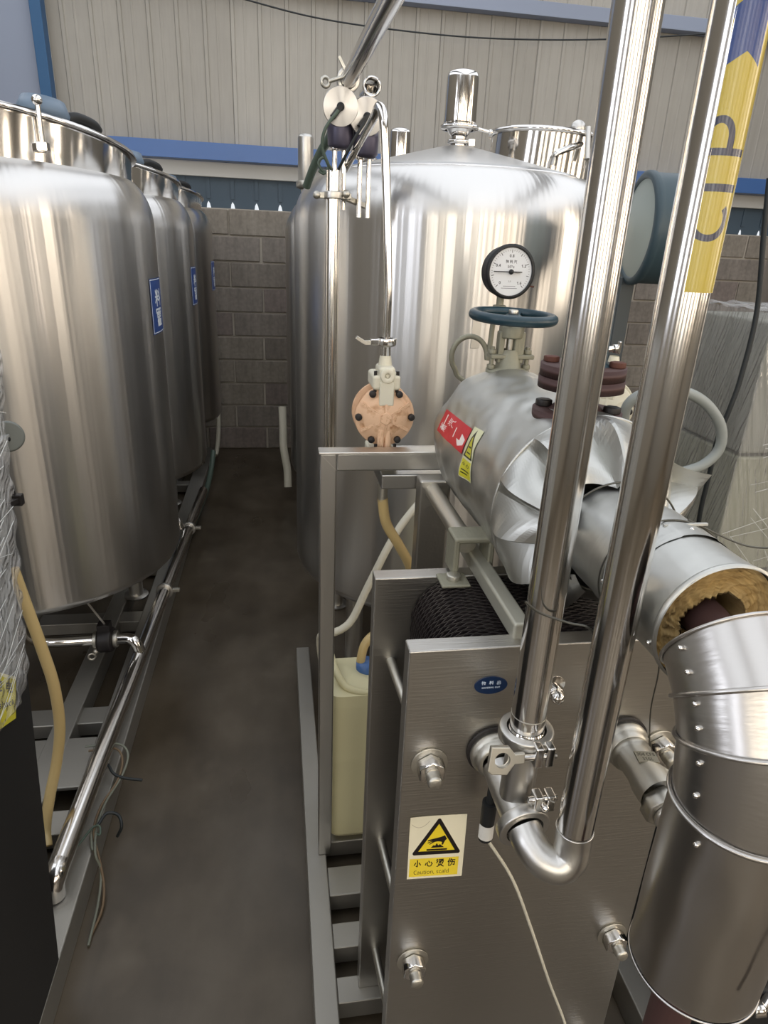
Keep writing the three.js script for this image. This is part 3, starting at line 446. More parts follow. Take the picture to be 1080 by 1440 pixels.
{
  const t = thing('clad_vessel', 'dented metal clad steam vessel with red arrow sticker and pleated end', 'vessel', V(AX, AY - RB, -1.2));
  part('shell', aroundZ((a, k) => { const z = -1.5 + 0.5 * k, e = Math.min(1, (z + 1.5) / 0.06); return RB * (0.93 + 0.07 * Math.sqrt(e)) + dent(a, z); }, 60, 120, -1.5, -1.0), M.clad, t);
  part('rear_cap', aroundZ((a, k) => ({ r: RB * 0.93 * Math.sin(k * Math.PI / 2) + dent(a, -1.5) * k, z: -1.545 + 0.045 * (1 - Math.cos(k * Math.PI / 2)) }), 12, 120), M.clad, t);
  const cone = aroundZ((a, k) => { const saw = ((a * 11 / (2 * Math.PI) + 0.15 * Math.sin(a * 2)) % 1 + 1) % 1, fold = (saw < 0.82 ? saw / 0.82 : (1 - saw) / 0.18) * 0.05 * Math.sin(k * Math.PI * 0.85 + 0.2); return { r: RB + (0.092 - RB) * Math.pow(k, 1.25) + fold * (0.35 + k) - 0.006 * k, z: -1.002 + 0.115 * k + 0.016 * Math.sin(a * 5) * k }; }, 12, 216).toNonIndexed(); cone.computeVertexNormals();
  part('pleated_end', cone, M.clad, t, 'folded sheet metal end with sharp pleats');
  const fl = at(960, 700, 'z', -0.93);
  part('folded_flap', patch((s, k) => V(AX + 0.07 + s * 0.085 + 0.01 * k, AY + 0.085 - s * 0.035 + k * 0.045 - 0.012 * Math.sin(s * 3), -1.0 + s * 0.07 + k * 0.02), 8, 6), M.clad, t, 'bent up metal flap');
  part('edge_seam', [ringAt(V(AX, AY, -1.0), V(0, 0, 1), RB + 0.001, 0.003, 80)], M.clad, t);
  const stick = (name, quad, tex, label) => { const q = quad.map(([u, v]) => onVessel(u, v, RB)); part(name, patch((s, k) => { const lerp = THREE.MathUtils.lerp, a = lerp(lerp(q[3].a, q[2].a, s), lerp(q[0].a, q[1].a, s), k), z = lerp(lerp(q[3].z, q[2].z, s), lerp(q[0].z, q[1].z, s), k), r = RB + 0.0012 + dent(a, z); return V(AX + Math.cos(a) * r, AY + Math.sin(a) * r, z); }, 14, 14), S({ map: tex, roughness: 0.38 }), t, label); };
  stick('arrow_sticker', [[628, 575], [663, 603], [648, 638], [615, 605]], canvasTexture(420, 300, (g, w, h) => {
    g.fillStyle = '#c4202f'; g.fillRect(0, 0, w, h); g.save(); g.translate(w / 2, h / 2); g.rotate(-Math.PI / 2); glyph(g, 'zheng', -105, -185, 95, 9, '#ecd9d4'); glyph(g, 'qi', 5, -100, 105, 9, '#ecd9d4'); g.restore();
    g.fillStyle = '#efe3dc'; g.fillRect(60, 40, 14, 210); g.fillRect(36, 215, 60, 14); g.fillRect(246, 96, 10, 120); g.beginPath(); g.moveTo(300, 195); g.lineTo(345, 195); g.lineTo(345, 110); g.lineTo(400, 150); g.lineTo(400, 215); g.lineTo(345, 260); g.closePath(); g.fill(); }), 'red sticker with white characters and arrow');
  stick('hazard_sticker', [[668, 600], [682, 608], [660, 680], [646, 668]], canvasTexture(150, 520, (g, w, h) => {
    g.fillStyle = '#d9d8b0'; g.fillRect(0, 0, w, h); g.fillStyle = '#d6cf2c'; g.fillRect(8, 330, w - 16, 180); g.beginPath(); g.moveTo(75, 50); g.lineTo(135, 300); g.lineTo(15, 300); g.closePath(); g.fillStyle = '#c9c53a'; g.fill(); g.strokeStyle = '#23261d'; g.lineWidth = 16; g.stroke(); g.fillStyle = '#23261d'; g.fillRect(55, 190, 40, 16); g.fillRect(45, 250, 60, 14); glyph(g, 'xiao', 18, 350, 50, 12, '#4c4b1d'); glyph(g, 'xin', 80, 350, 50, 12, '#4c4b1d'); g.fillStyle = '#4c4b1d'; g.fillRect(24, 430, 100, 14); g.fillRect(24, 460, 80, 14); }), 'narrow yellow hazard sticker with triangle');
  // insulated pipe
  const p = thing('insulated_pipe', 'metal clad steam pipe cut open to show yellow insulation', 'pipe', V(AX, AY - 0.083, -0.75));
  const jacket = part('jacket', [aroundZ((a, k) => 0.083 + 0.0012 * n3(Math.cos(a) * 2, Math.sin(a) * 2, k * 3), 24, 96, -0.90, -0.612), turn([[0.0835, 0], [0.086, 0.004], [0.086, 0.008], [0.0825, 0.01]], V(AX, AY, -0.622), V(AX, AY, 1), 72)], M.clad, p, 'rolled metal jacket');
  part('jacket_seam', [box(AX - 0.02, AX + 0.045, AY + 0.0815, AY + 0.0855, -0.74, -0.735, 0.001), aroundZ((a) => (a > 1.1 && a < 1.75 ? 0.0862 : 0.0845), 2, 120, -0.80, -0.70)], M.clad, jacket);
  for (const [a, z] of [[3.45, -0.628], [1.45, -0.72], [3.2, -0.75]]) part('rivet', ball(V(AX + Math.cos(a) * 0.0845, AY + Math.sin(a) * 0.0845, z), 0.0035, 10), M.polish, jacket);
  part('insulation', patch((s, k) => { const a = s * Math.PI * 2, r0 = 0.036 + 0.007 * n2(Math.cos(a) * 1.2, Math.sin(a) * 1.2), r = 0.081 + (r0 - 0.081) * k; return V(AX + Math.cos(a) * r, AY - 0.006 * k + Math.sin(a) * r, -0.626 - 0.008 * Math.sin(k * Math.PI) - (k > 0.93 ? 0.05 : 0) + 0.004 * n2(Math.cos(a) * 6 + k * 4, Math.sin(a) * 6)); }, 96, 16), M.wool, p, 'yellow brown mineral wool ring');
  const inner = new THREE.CatmullRomCurve3([V(AX, AY, -0.9), V(AX, AY - 0.002, -0.7), V(AX - 0.006, AY - 0.008, -0.6), V(AX - 0.02, AY - 0.05, -0.525), V(0.494, AY - 0.15, -0.487), V(0.493, 1.1, -0.484), V(0.493, 0.5, -0.484), V(0.493, 0.0, -0.484)]);
  part('inner_pipe', new THREE.TubeGeometry(inner, 80, 0.026, 24), M.brown, p, 'dark steel pipe inside the insulation');
  // elbow cladding, gore by gore
  const ex = 0.502, ez = -0.484, yc = 1.292, er = 0.186, eR = 0.0725, e = thing('duct_elbow', 'segmented metal cladding elbow with riveted seams over the steam pipe', 'duct', V(ex, 1.032, ez));
  const ring = (deg, R) => { const f = deg * Math.PI / 180, c = V(ex, yc + er * Math.sin(f), ez - er * (1 - Math.cos(f))), w = V(0, Math.sin(f), Math.cos(f)); return (s) => { const a = s * Math.PI * 2; return c.clone().add(V(Math.cos(a) * R, 0, 0)).addScaledVector(w, Math.sin(a) * R); }; };
  const cuts = [57, 40, 24, 0];
  const gores = [];
  for (let i = 0; i < 3; i++) { const A = ring(cuts[i], eR + 0.0006 * i), B = ring(cuts[i + 1], eR + 0.0006 * i + 0.0006); gores.push(part('gore', patch((s, k) => A(s).lerp(B(s), k), 96, 4), M.duct, e, 'tapered cladding segment')); }
  gores.push(part('straight_section', patch((s, k) => { const a = s * Math.PI * 2, r = eR + 0.003 + 0.0012 * n3(Math.cos(a) * 1.4, Math.sin(a) * 1.4, k * 2); return V(ex + Math.cos(a) * r, yc + 0.004 - (yc - 1.032) * k, ez + Math.sin(a) * r); }, 96, 16), M.duct, e, 'straight cladding section'));
  cuts.forEach((d, i) => { const f = ring(d, eR + 0.002 + 0.0008 * i), pts = []; for (let j = 0; j < 48; j++) pts.push(f(j / 48)); part('bead', new THREE.TubeGeometry(new THREE.CatmullRomCurve3(pts, true), 96, i ? 0.0028 : 0.0022, 8, true), M.duct, gores[i]); });
  part('bead', ringAt(V(ex, 1.032, ez), UP, eR + 0.003, 0.0018, 80), M.duct, gores[3]);
  part('lap_seam', patch((s, k) => { const a = 1.25 + s * 0.06 + 0.35 * k, r = eR + 0.0052; return V(ex + Math.cos(a) * r, yc - (yc - 1.09) * k, ez + Math.sin(a) * r); }, 3, 16), M.duct, gores[3]);
  for (let i = 0; i < 3; i++) for (const k of [0.18, 0.62]) { const A = ring(cuts[i], eR + 0.0025)(0.46), B = ring(cuts[i + 1], eR + 0.0025)(0.46); part('rivet', ball(A.lerp(B, k), 0.0034, 10), M.polish, gores[i]); }
  part('rivet', ball(V(ex + Math.cos(2.75) * (eR + 0.004), yc - 0.02, ez + Math.sin(2.75) * (eR + 0.004)), 0.0034, 10), M.polish, gores[3]);
  // tie wires
  const loop = (z, R, lean, pts = []) => { for (let j = 0; j <= 40; j++) { const a = j / 40 * Math.PI * 2; pts.push(V(AX + Math.cos(a) * R, AY + Math.sin(a) * R, z + lean * Math.cos(a))); } return pts; };
  single('tie_wire', [hose(loop(-0.745, 0.0875, 0.012), 0.0013, 120, 6), hose([V(AX + 0.02, AY + 0.0875, -0.745), V(AX + 0.09, AY + 0.06, -0.72), V(AX + 0.13, AY + 0.062, -0.7)], 0.0013, 20, 6)], M.wire, 'wire round the insulated pipe with a straight loose end', 'wire');
  single('tie_wire', [hose(loop(-0.875, 0.096, 0.01), 0.0016, 120, 6), hose([V(AX - 0.096, AY - 0.03, -0.87), V(AX - 0.1, AY - 0.09, -0.86), V(AX - 0.085, AY - 0.16, -0.85)], 0.0016, 20, 6)], M.wire, 'wire cinched where the pleated end meets the insulated pipe', 'wire');
  const tw = []; for (let j = 0; j <= 30; j++) { const a = j / 30; tw.push(at(935 + a * 36, 724 - a * 16 - 5 * Math.sin(a * 20), 'z', -0.9).add(V(0, 0.003 * Math.sin(a * 34), 0))); }
  single('twisted_wire', [hose(tw, 0.002, 80, 6), hose([at(962, 736, 'z', -0.9), at(946, 714, 'z', -0.9), at(950, 708, 'z', -0.9), at(958, 716, 'z', -0.9), at(946, 722, 'z', -0.9)], 0.0016, 30, 6)], S({ color: 0x3b342c, roughness: 0.6, metalness: 0.5 }), 'dark twisted wire knot beside the pleated end', 'wire');
  single('binding_wire', hose([at(738, 846, 'z', -0.71), at(760, 862, 'z', -0.708), at(800, 876, 'z', -0.70), at(826, 882, 'z', -0.69), at(838, 900, 'z', -0.69), at(842, 930, 'z', -0.70)], 0.0018, 40, 8), M.wire, 'dark wire slung across the riser pipe towards the other pipe', 'wire');
  single('hanging_wire', hose([at(926, 900, 'z', -0.68), at(926, 945, 'z', -0.74), at(915, 1000, 'z', -0.78), at(913, 1062, 'z', -0.79)], 0.0013, 40, 6), M.wire, 'thin straight wire hanging in front of the exchanger plate', 'wire');
}
// ================================================================== globe valve, gauge, flanged safety valve
{
  const x = AX, z = -1.47, yb = 1.585;
  const v = thing('globe_valve', 'old globe valve with dark blue handwheel on the clad vessel', 'valve', V(x, yb, z));
  part('bonnet', [turn([[0.0, 0], [0.05, 0], [0.05, 0.014], [0.03, 0.02], [0.024, 0.05], [0.018, 0.06]], V(x, yb, z), V(x, 9, z), 28)], M.castGreen, v);
  const yk = part('yoke', [box(x - 0.03, x - 0.016, yb + 0.03, yb + 0.1, z - 0.012, z + 0.012, 0.003), box(x + 0.006, x + 0.03, yb + 0.03, yb + 0.1, z - 0.012, z + 0.016, 0.003)], M.castGreen, v);
  part('yoke_head', hex(V(x, yb + 0.085, z), UP, 0.05, 0.028), M.castGreen, yk);
  part('gland_flange', box(x - 0.048, x + 0.055, yb + 0.04, yb + 0.05, z - 0.02, z + 0.02, 0.003), M.castGreen, v);
  for (const s of [-1, 1]) part('gland_bolt', [rod(V(x + s * 0.042, yb + 0.005, z + 0.005), V(x + s * 0.042, yb + 0.066, z + 0.005), 0.005, 0.005, 10), hex(V(x + s * 0.042, yb + 0.05, z + 0.005), UP, 0.017, 0.01), hex(V(x + s * 0.042, yb + 0.016, z + 0.005), UP, 0.017, 0.01)], M.castGreen, v);
  part('stem', rod(V(x, yb + 0.05, z), V(x, yb + 0.145, z), 0.009), M.cast, v);
  const hw = part('handwheel', [ringAt(V(x, yb + 0.132, z), V(0.02, 1, 0.03), 0.089, 0.0115, 64)], M.wheel, v, 'dark blue green handwheel');
  for (let i = 0; i < 4; i++) { const a = 0.5 + i * Math.PI / 2; part('spoke', bar(V(x, yb + 0.125, z), V(x + Math.cos(a) * 0.087, yb + 0.132, z + Math.sin(a) * 0.087), 0.013, 0.01), M.wheel, hw); }
  part('hub', turn([[0, 0], [0.018, 0], [0.022, 0.006], [0.022, 0.02], [0.015, 0.025], [0, 0.025]], V(x, yb + 0.112, z), V(x, 9, z), 24), M.wheel, hw);
  part('hub_nut', hex(V(x, yb + 0.137, z), UP, 0.02, 0.01), M.satin, hw);
  // gauge
  const gc = at(714, 382, 'z', -1.58), toCam = V(-gc.x, 0.02, -gc.z).normalize(), n = toCam.clone().applyAxisAngle(UP, 0.42).normalize(), sideV = V().crossVectors(UP, n).normalize(), upV = V().crossVectors(n, sideV);
  const g = thing('pressure_gauge', 'round black pressure gauge with white dial on a coiled siphon', 'gauge', V(gc.x, gc.y - 0.2, gc.z));
  const b0 = gc.clone().addScaledVector(n, -0.032);
  part('case', turn([[0, 0], [0.05, 0], [0.056, 0.006], [0.056, 0.036], [0.061, 0.04], [0.061, 0.05], [0.055, 0.053], [0.053, 0.05]], b0, b0.clone().add(n), 56), M.black, g);
  const dial = canvasTexture(512, 512, (c, w) => {
    c.fillStyle = '#d6d9dc'; c.fillRect(0, 0, w, w); c.translate(256, 256); c.strokeStyle = '#22242a';
    for (let i = 0; i <= 40; i++) { const a = (135 + i * 6.75) * Math.PI / 180, L = i % 5 ? 14 : 30; c.lineWidth = i % 5 ? 3 : 6; c.beginPath(); c.moveTo(Math.cos(a) * 215, Math.sin(a) * 215); c.lineTo(Math.cos(a) * (215 - L), Math.sin(a) * (215 - L)); c.stroke(); }
    c.fillStyle = '#22242a'; c.textAlign = 'center'; c.textBaseline = 'middle'; c.font = 'bold 40px sans-serif'; ['0', '0.4', '0.8', '1.2', '1.6'].forEach((s, i) => { const a = (135 + i * 67.5) * Math.PI / 180; c.fillText(s, Math.cos(a) * 155, Math.sin(a) * 155); });
    c.font = '40px sans-serif'; c.fillText('MPa', 0, -50); c.font = '22px sans-serif'; c.fillText('2.5', 0, 95); c.fillRect(-70, 140, 140, 4); c.fillRect(-90, 160, 180, 4); for (let i = 0; i < 3; i++) glyph(c, ['wu', 'liao', 'qi'][i], -66 + i * 46, -118, 38, 9, '#22242a');
  });
  const dc = gc.clone().addScaledVector(n, 0.016);
  const dg = patch((s, k) => { const a = s * Math.PI * 2; return dc.clone().addScaledVector(sideV, Math.cos(a) * 0.0545 * k).addScaledVector(upV, Math.sin(a) * 0.0545 * k); }, 48, 3);
  { const uv = dg.attributes.uv, P = dg.attributes.position; for (let i = 0; i < P.count; i++) { const q = V(P.getX(i), P.getY(i), P.getZ(i)).sub(dc); uv.setXY(i, 0.5 + q.dot(sideV) / 0.115, 0.5 + q.dot(upV) / 0.115); } }
  part('dial', dg, S({ map: dial, roughness: 0.3 }), g, 'white dial with black scale');
  const nd = dc.clone().addScaledVector(n, 0.004);
  part('needle', [bar(nd.clone().addScaledVector(sideV, 0.022), nd.clone().addScaledVector(sideV, -0.043), 0.0028, 0.002), bar(nd.clone().addScaledVector(sideV, 0.01), nd.clone().addScaledVector(sideV, 0.026), 0.009, 0.002), turn([[0, 0], [0.006, 0], [0.005, 0.004], [0, 0.005]], nd, nd.clone().add(n), 20)], M.black, g, 'black needle');
  part('tab', bar(gc.clone().addScaledVector(sideV, 0.052).addScaledVector(upV, -0.03), gc.clone().addScaledVector(sideV, 0.07).addScaledVector(upV, -0.032), 0.008, 0.004), M.rust, g);
  const st = gc.clone().add(V(-0.008, -0.06, -0.01));
  part('stem', [rod(st.clone().add(V(0, 0.01, 0)), st.clone().add(V(0, -0.016, 0)), 0.009), hex(st.clone().add(V(0, -0.034, 0)), UP, 0.028, 0.018)], M.castGreen, g);
  const lc = at(660, 501, 'z', -1.6), sp = [st.clone().add(V(0, -0.03, 0)), at(694, 452, 'z', -1.59), at(690, 478, 'z', -1.59), at(686, 505, 'z', -1.59)];
  for (let i = 0; i <= 16; i++) { const a = 0 + i / 16 * Math.PI * 1.25; sp.push(lc.clone().add(V(Math.cos(a) * 0.042, Math.sin(a) * 0.048, 0.01 - i * 0.0018))); }
  sp.push(lc.clone().add(V(-0.02, -0.052, -0.022)), lc.clone().add(V(0.005, -0.07, -0.02)));
  part('siphon_tube', hose(sp, 0.0065, 120, 12), M.castGreen, g, 'grey looped siphon tube');
  // flanged safety valve
  const fx = AX, fz = -1.085, f = thing('safety_valve', 'rusty brown flanged valve with blue cap on the clad vessel', 'valve', V(fx, 1.6, fz));
  const fl = (y, h, R) => turn([[0.02, 0], [R, 0], [R, h], [0.02, h]], V(fx, y, fz), V(fx, 9, fz), 48);
  const flange = (y, h, R, mat, up) => { const m = part('flange', fl(y, h, R), mat, f, 'rusty bolted flange'); for (let i = 0; i < 4; i++) { const a = 0.55 + i * Math.PI / 2; part('bolt', hex(V(fx + Math.cos(a) * R * 0.76, y + h, fz + Math.sin(a) * R * 0.76), UP, 0.026, 0.012), up, m); } };
  flange(1.574, 0.022, 0.078, M.brown, M.bolt); flange(1.634, 0.02, 0.074, M.brown, M.bolt);
  const tp = part('flange', fl(1.655, 0.02, 0.073), M.brown, f, 'rusty bolted flange'); for (let i = 0; i < 4; i++) { const a = 0.55 + i * Math.PI / 2; part('bolt', hex(V(fx + Math.cos(a) * 0.056, 1.675, fz + Math.sin(a) * 0.056), UP, 0.024, 0.01), M.rust, tp); }
  part('neck', turn([[0.05, 0], [0.034, 0.012], [0.03, 0.022], [0.034, 0.032], [0.045, 0.04]], V(fx, 1.596, fz), V(fx, 9, fz), 32), M.brown, f);
  part('body', turn([[0.035, 0], [0.027, 0.01], [0.026, 0.117], [0.0, 0.117]], V(fx + 0.012, 1.675, fz), V(fx + 0.012, 9, fz), 28), M.motor, f);
  part('cap', turn([[0, 0], [0.02, 0], [0.024, 0.01], [0.024, 0.055], [0.018, 0.075], [0, 0.082]], V(fx + 0.012, 1.79, fz), V(fx + 0.012, 9, fz), 28), M.blue, f, 'blue painted cap');
  part('test_cock', [rod(V(fx + 0.03, 1.70, fz + 0.0), V(fx + 0.055, 1.704, fz + 0.0), 0.005), hex(V(fx + 0.05, 1.703, fz), V(1, 0.1, 0).normalize(), 0.014, 0.008), box(fx + 0.058, fx + 0.063, 1.694, 1.716, fz - 0.004, fz + 0.004)], M.polish, f);
}

// ================================================================== skid and pump stand
{
  const k = thing('equipment_skid', 'low grey steel skid with open crosspieces under the exchanger', 'skid', V(0.3, 0, -1.6));
  part('side_beam', sheetMetre(box(0.057, 0.117, 0.0, 0.1, -2.62, -0.55, 0.004), 3), M.skid, k);
  part('side_beam', sheetMetre(box(0.86, 0.92, 0.0, 0.1, -2.1, -0.55, 0.004), 3), M.skid, k);
  for (const [a, b] of [[-1.442, -1.345], [-1.262, -1.19], [-1.115, -1.05], [-1.62, -1.53], [-1.82, -1.73], [-0.85, -0.79]]) part('crosspiece', sheetMetre(box(0.117, 0.86, 0.03, 0.092, a, b, 0.004), 3), M.skid, k);
  const s = thing('pump_stand', 'brushed square tube steel stand holding the peach pump', 'stand', V(0.3, 0.1, -1.5));
  part('post', sheetMetre(box(0.093, 0.133, 0.1, 1.394, -1.52, -1.48, 0.004), 3), M.frame, s);
  part('post', sheetMetre(box(0.60, 0.64, 0.1, 1.25, -1.56, -1.52, 0.004), 3), M.frame, s);
  part('top_rail', sheetMetre(box(0.133, 0.43, 1.35, 1.394, -1.52, -1.48, 0.004), 3), M.frame, s);
  part('top_lip', box(0.09, 0.43, 1.392, 1.398, -1.522, -1.476, 0.002), M.satin, s);
  part('weld_miter', bar(V(0.094, 1.393, -1.4795), V(0.133, 1.351, -1.4795), 0.002, 0.0015), M.satin, s);
  part('shelf', sheetMetre(box(0.243, 0.46, 1.3, 1.338, -1.74, -1.485, 0.004), 3), M.frame, s);
  part('shelf_bracket', box(0.6, 0.46, 1.3, 1.32, -1.56, -1.52, 0.003), M.frame, s);
  part('hose_stub', rod(V(0.254, 1.301, -1.53), V(0.254, 1.255, -1.53), 0.013, 0.0125, 20), M.cast, s);
}
// ================================================================== diaphragm pumps
function pumpThing(label) {          // built at the origin, feet at y = 0, face towards +z
  const t = thing('diaphragm_pump', label, 'pump', V(0, 0, 0), 'air operated diaphragm pumps');
  const cy = 0.123, R = 0.073;
  const chamber = (z, s, withFace) => {
    const c = part('chamber', turn([[0, 0], [0.02, 0], [0.03, -0.004], [R * 0.72, -0.012], [R * 0.8, -0.02], [R, -0.022], [R + 0.002, -0.028], [R, -0.036], [0, -0.036]].map(([r, h]) => [r, h * s]), V(0, cy, z), V(0, cy, z + 1), 56), M.pump, t, 'round peach plastic chamber');
    if (!withFace) return;
    for (let i = 0; i < 6; i++) { const a = Math.PI / 6 + i * Math.PI / 3; part('rib', bar(V(Math.cos(a) * 0.012, cy + Math.sin(a) * 0.012, z - 0.001), V(Math.cos(a) * R * 0.93, cy + Math.sin(a) * R * 0.93, z - 0.019), 0.006, 0.008), M.pump, c); }
    part('hub', hex(V(0, cy, z - 0.006), V(0, 0, 1), 0.028, 0.01), M.pump, c);
    for (let i = 0; i < 6; i++) { const a = i * Math.PI / 3; part('bolt', turn([[0, 0], [0.0085, 0], [0.0085, 0.01], [0.007, 0.013], [0, 0.013]], V(Math.cos(a) * R * 0.9, cy + Math.sin(a) * R * 0.9, z - 0.022), V(Math.cos(a) * R * 0.9, cy + Math.sin(a) * R * 0.9, 9), 14), M.bolt, c); }
  };
  chamber(0.06, 1, true); chamber(-0.06, -1, false);
  part('centre_block', [box(-0.04, 0.04, cy - 0.045, cy + 0.045, -0.03, 0.03, 0.008)], M.pump, t);
  part('inlet_leg', [box(-0.019, -0.002, 0.03, cy - 0.02, 0.03, 0.056, 0.005), rod(V(0.008, 0.03, 0.046), V(0.008, cy - 0.025, 0.046), 0.009)], M.pump, t);
  part('outlet_leg', [box(-0.018, 0.018, cy + 0.03, 0.212, 0.02, 0.056, 0.004)], M.pumpPale, t, 'pale plastic outlet leg');
  part('base', [box(-0.034, 0.034, 0.0, 0.034, -0.07, 0.06, 0.006), box(-0.024, 0.024, 0.034, 0.046, 0.03, 0.06, 0.003)], M.pumpPale, t);
  const mf = part('manifold', [box(-0.034, 0.034, 0.19, 0.226, -0.05, 0.05, 0.008), box(-0.02, 0.02, 0.2, 0.246, -0.02, 0.052, 0.008)], M.pumpPale, t, 'cream manifold');
  part('manifold_cap', [turn([[0.006, 0], [0.008, 0.004], [0.016, 0.004], [0.018, 0], [0.018, -0.01]], V(0, 0.226, 0.056), V(0, 0.226, 9), 28), turn([[0, 0], [0.005, 0.001], [0.006, -0.004]], V(0, 0.226, 0.055), V(0, 0.226, 9), 16)], M.pumpPale, mf);
  part('nozzle', turn([[0.017, 0], [0.015, 0.02], [0.013, 0.028]], V(0, 0.24, 0.01), V(0, 9, 0.01), 24), M.pumpPale, mf);
  for (const s of [-1, 1]) part('manifold_screw', [rod(V(s * 0.027, 0.185, 0.04), V(s * 0.027, 0.235, 0.04), 0.004), rod(V(s * 0.024, 0.02, 0.062), V(s * 0.024, 0.06, 0.062), 0.004, 0.004, 10)], M.bolt, mf);
  return t;
}
{
  const a = pumpThing('peach diaphragm pump on the steel stand'), pa = at(543, 590, 'z', -1.545);
  a.position.set(pa.x, 1.339, -1.605);
  const b = a.clone(); b.name = numbered('diaphragm_pump'); b.userData = { ...a.userData, label: 'pale diaphragm pump half hidden behind the rusty flanges' }; scene.add(b);
  b.traverse((o) => { if (o.material === M.pump) o.material = M.pumpPale; }); const pb = at(866, 578, 'z', -1.7); b.position.set(pb.x, pb.y - 0.123, -1.76); b.rotation.y = -0.5;
  const st = thing('pedestal', 'plain steel pedestal under the half hidden pump', 'pedestal', V(pb.x, 0, -1.76)); part('column', box(pb.x - 0.03, pb.x + 0.03, 0, pb.y - 0.135, -1.79, -1.73, 0.004), M.frame, st); part('plate', box(pb.x - 0.07, pb.x + 0.07, pb.y - 0.135, pb.y - 0.1235, -1.86, -1.66, 0.002), M.frame, st);
  // discharge tube over the pump
  const x = pa.x, z = -1.595, d = thing('discharge_tube', 'thin steel tube rising from the pump and bending back over the tank', 'tube', V(x, 1.59, z)), top = at(541, 158, 'z', z);
  const U = at(533, 149, 'z', z - 0.05);
  part('tube', hose([V(x, 1.6, z), V(x, 1.75, z), V((x + top.x) / 2, 1.95, z), V(top.x, top.y - 0.03, z), V(top.x - 0.004, top.y + 0.005, z - 0.012), V(U.x - 0.002, U.y - 0.002, z - 0.045), at(526, 165, 'z', z - 0.1), at(505, 203, 'z', -2.0), at(486, 238, 'z', -2.22)], 0.0098, 140, 20, 0.35), M.polish, d);
  part('ferrule', turn([[0.013, 0], [0.021, 0.002], [0.021, 0.014], [0.013, 0.016]], V(x, 1.628, z), V(x, 9, z), 28), M.satin, d);
  const cl = thing('pipe_clamp', 'small pipe clamp with lever wing nut on the pump outlet', 'pipe clamp', V(x, 1.62, z));
  part('ring', clampRing(V(x, 1.64, z), UP, 0.025, 0.016), M.polish, cl); part('lug', box(x - 0.04, x - 0.018, 1.633, 1.647, z - 0.004, z + 0.02, 0.003), M.polish, cl);
  part('wing_nut', [bar(V(x - 0.036, 1.639, z + 0.012), V(x - 0.054, 1.638, z + 0.012), 0.012, 0.01), bar(V(x - 0.05, 1.636, z + 0.012), V(x - 0.074, 1.65, z + 0.012), 0.014, 0.008)], M.cast, cl);
  part('outlet_spigot', rod(V(x, 1.6, z), V(x, 1.634, z), 0.0125), M.polish, cl);
}
// ================================================================== hoses and the can by the stand
single('suction_hose', hose([V(0.254, 1.262, -1.53), at(543, 735, 'z', -1.54), at(560, 765, 'z', -1.55), at(576, 795, 'z', -1.57), at(586, 830, 'z', -1.6), at(585, 865, 'z', -1.63), at(560, 878, 'z', -1.66), at(530, 890, 'z', -1.66), at(514, 905, 'z', -1.65), at(508, 925, 'z', -1.64), at(505, 950, 'z', -1.64)], 0.0135, 120, 16), M.hose, 'beige hose looping from the pump stand into the cream can', 'hose');
single('drain_hose', hose([at(640, 655, 'z', -2.0), at(605, 690, 'z', -1.95), at(560, 745, 'z', -1.88), at(520, 820, 'z', -1.83), at(497, 868, 'z', -1.8), at(482, 884, 'z', -1.79), at(464, 892, 'z', -1.8), at(450, 905, 'z', -1.85), V(0.17, 0.25, -1.92), V(0.2, 0.014, -1.95)], 0.0125, 90, 14), M.hoseWhite, 'off white hose slanting down behind the stand', 'hose');
{
  const c = thing('jerrycan', 'translucent cream plastic can standing on the skid', 'jerrycan', V(0.205, 0.092, -1.62));
  const w = 0.165, x0 = 0.128, z1 = -1.525, dd = 0.2, prof = [[0.0, 0.62], [0.012, 0.86], [0.035, 1], [0.30, 1], [0.33, 1.015], [0.36, 1], [0.52, 1], [0.56, 0.96]], n = 64;
  const sq = (a) => { const e = 0.28, c1 = Math.cos(a), s1 = Math.sin(a); return [Math.sign(c1) * Math.pow(Math.abs(c1), e), Math.sign(s1) * Math.pow(Math.abs(s1), e)]; };
  part('body', patch((s, k) => { const f = k * (prof.length - 1), i = Math.min(prof.length - 2, Math.floor(f)), q = f - i, y = prof[i][0] + (prof[i + 1][0] - prof[i][0]) * q, r = prof[i][1] + (prof[i + 1][1] - prof[i][1]) * q, [a, b] = sq(s * Math.PI * 2); return V(x0 + w / 2 + a * r * w / 2, 0.093 + y, z1 - dd / 2 + b * r * dd / 2); }, n, 42), M.can, c);
  part('bottom', patch((s, k) => { const [a, b] = sq(s * Math.PI * 2); return V(x0 + w / 2 + a * 0.62 * k * w / 2, 0.0935, z1 - dd / 2 + b * 0.62 * k * dd / 2); }, n, 2), M.can, c);
  part('top', patch((s, k) => { const [a, b] = sq(s * Math.PI * 2), r = 0.96 * (1 - k); return V(x0 + w / 2 + a * r * w / 2, 0.653 + 0.02 * Math.sin(k * 1.5), z1 - dd / 2 + b * r * dd / 2); }, n, 8), M.can, c);
  part('handle', hose([V(x0 + 0.014, 0.655, z1 - 0.18), V(x0 + 0.012, 0.7, z1 - 0.15), V(x0 + 0.018, 0.698, z1 - 0.08), V(x0 + 0.045, 0.668, z1 - 0.035), V(x0 + 0.09, 0.656, z1 - 0.018), V(x0 + 0.15, 0.655, z1 - 0.016)], 0.011, 40), M.can, c, 'moulded rim handle');
  part('cap', turn([[0, 0], [0.028, 0], [0.03, 0.004], [0.03, 0.03], [0, 0.032]], V(x0 + 0.115, 0.665, z1 - 0.11), V(x0 + 0.115, 9, z1 - 0.11), 28), M.beam, c, 'blue screw cap');
}
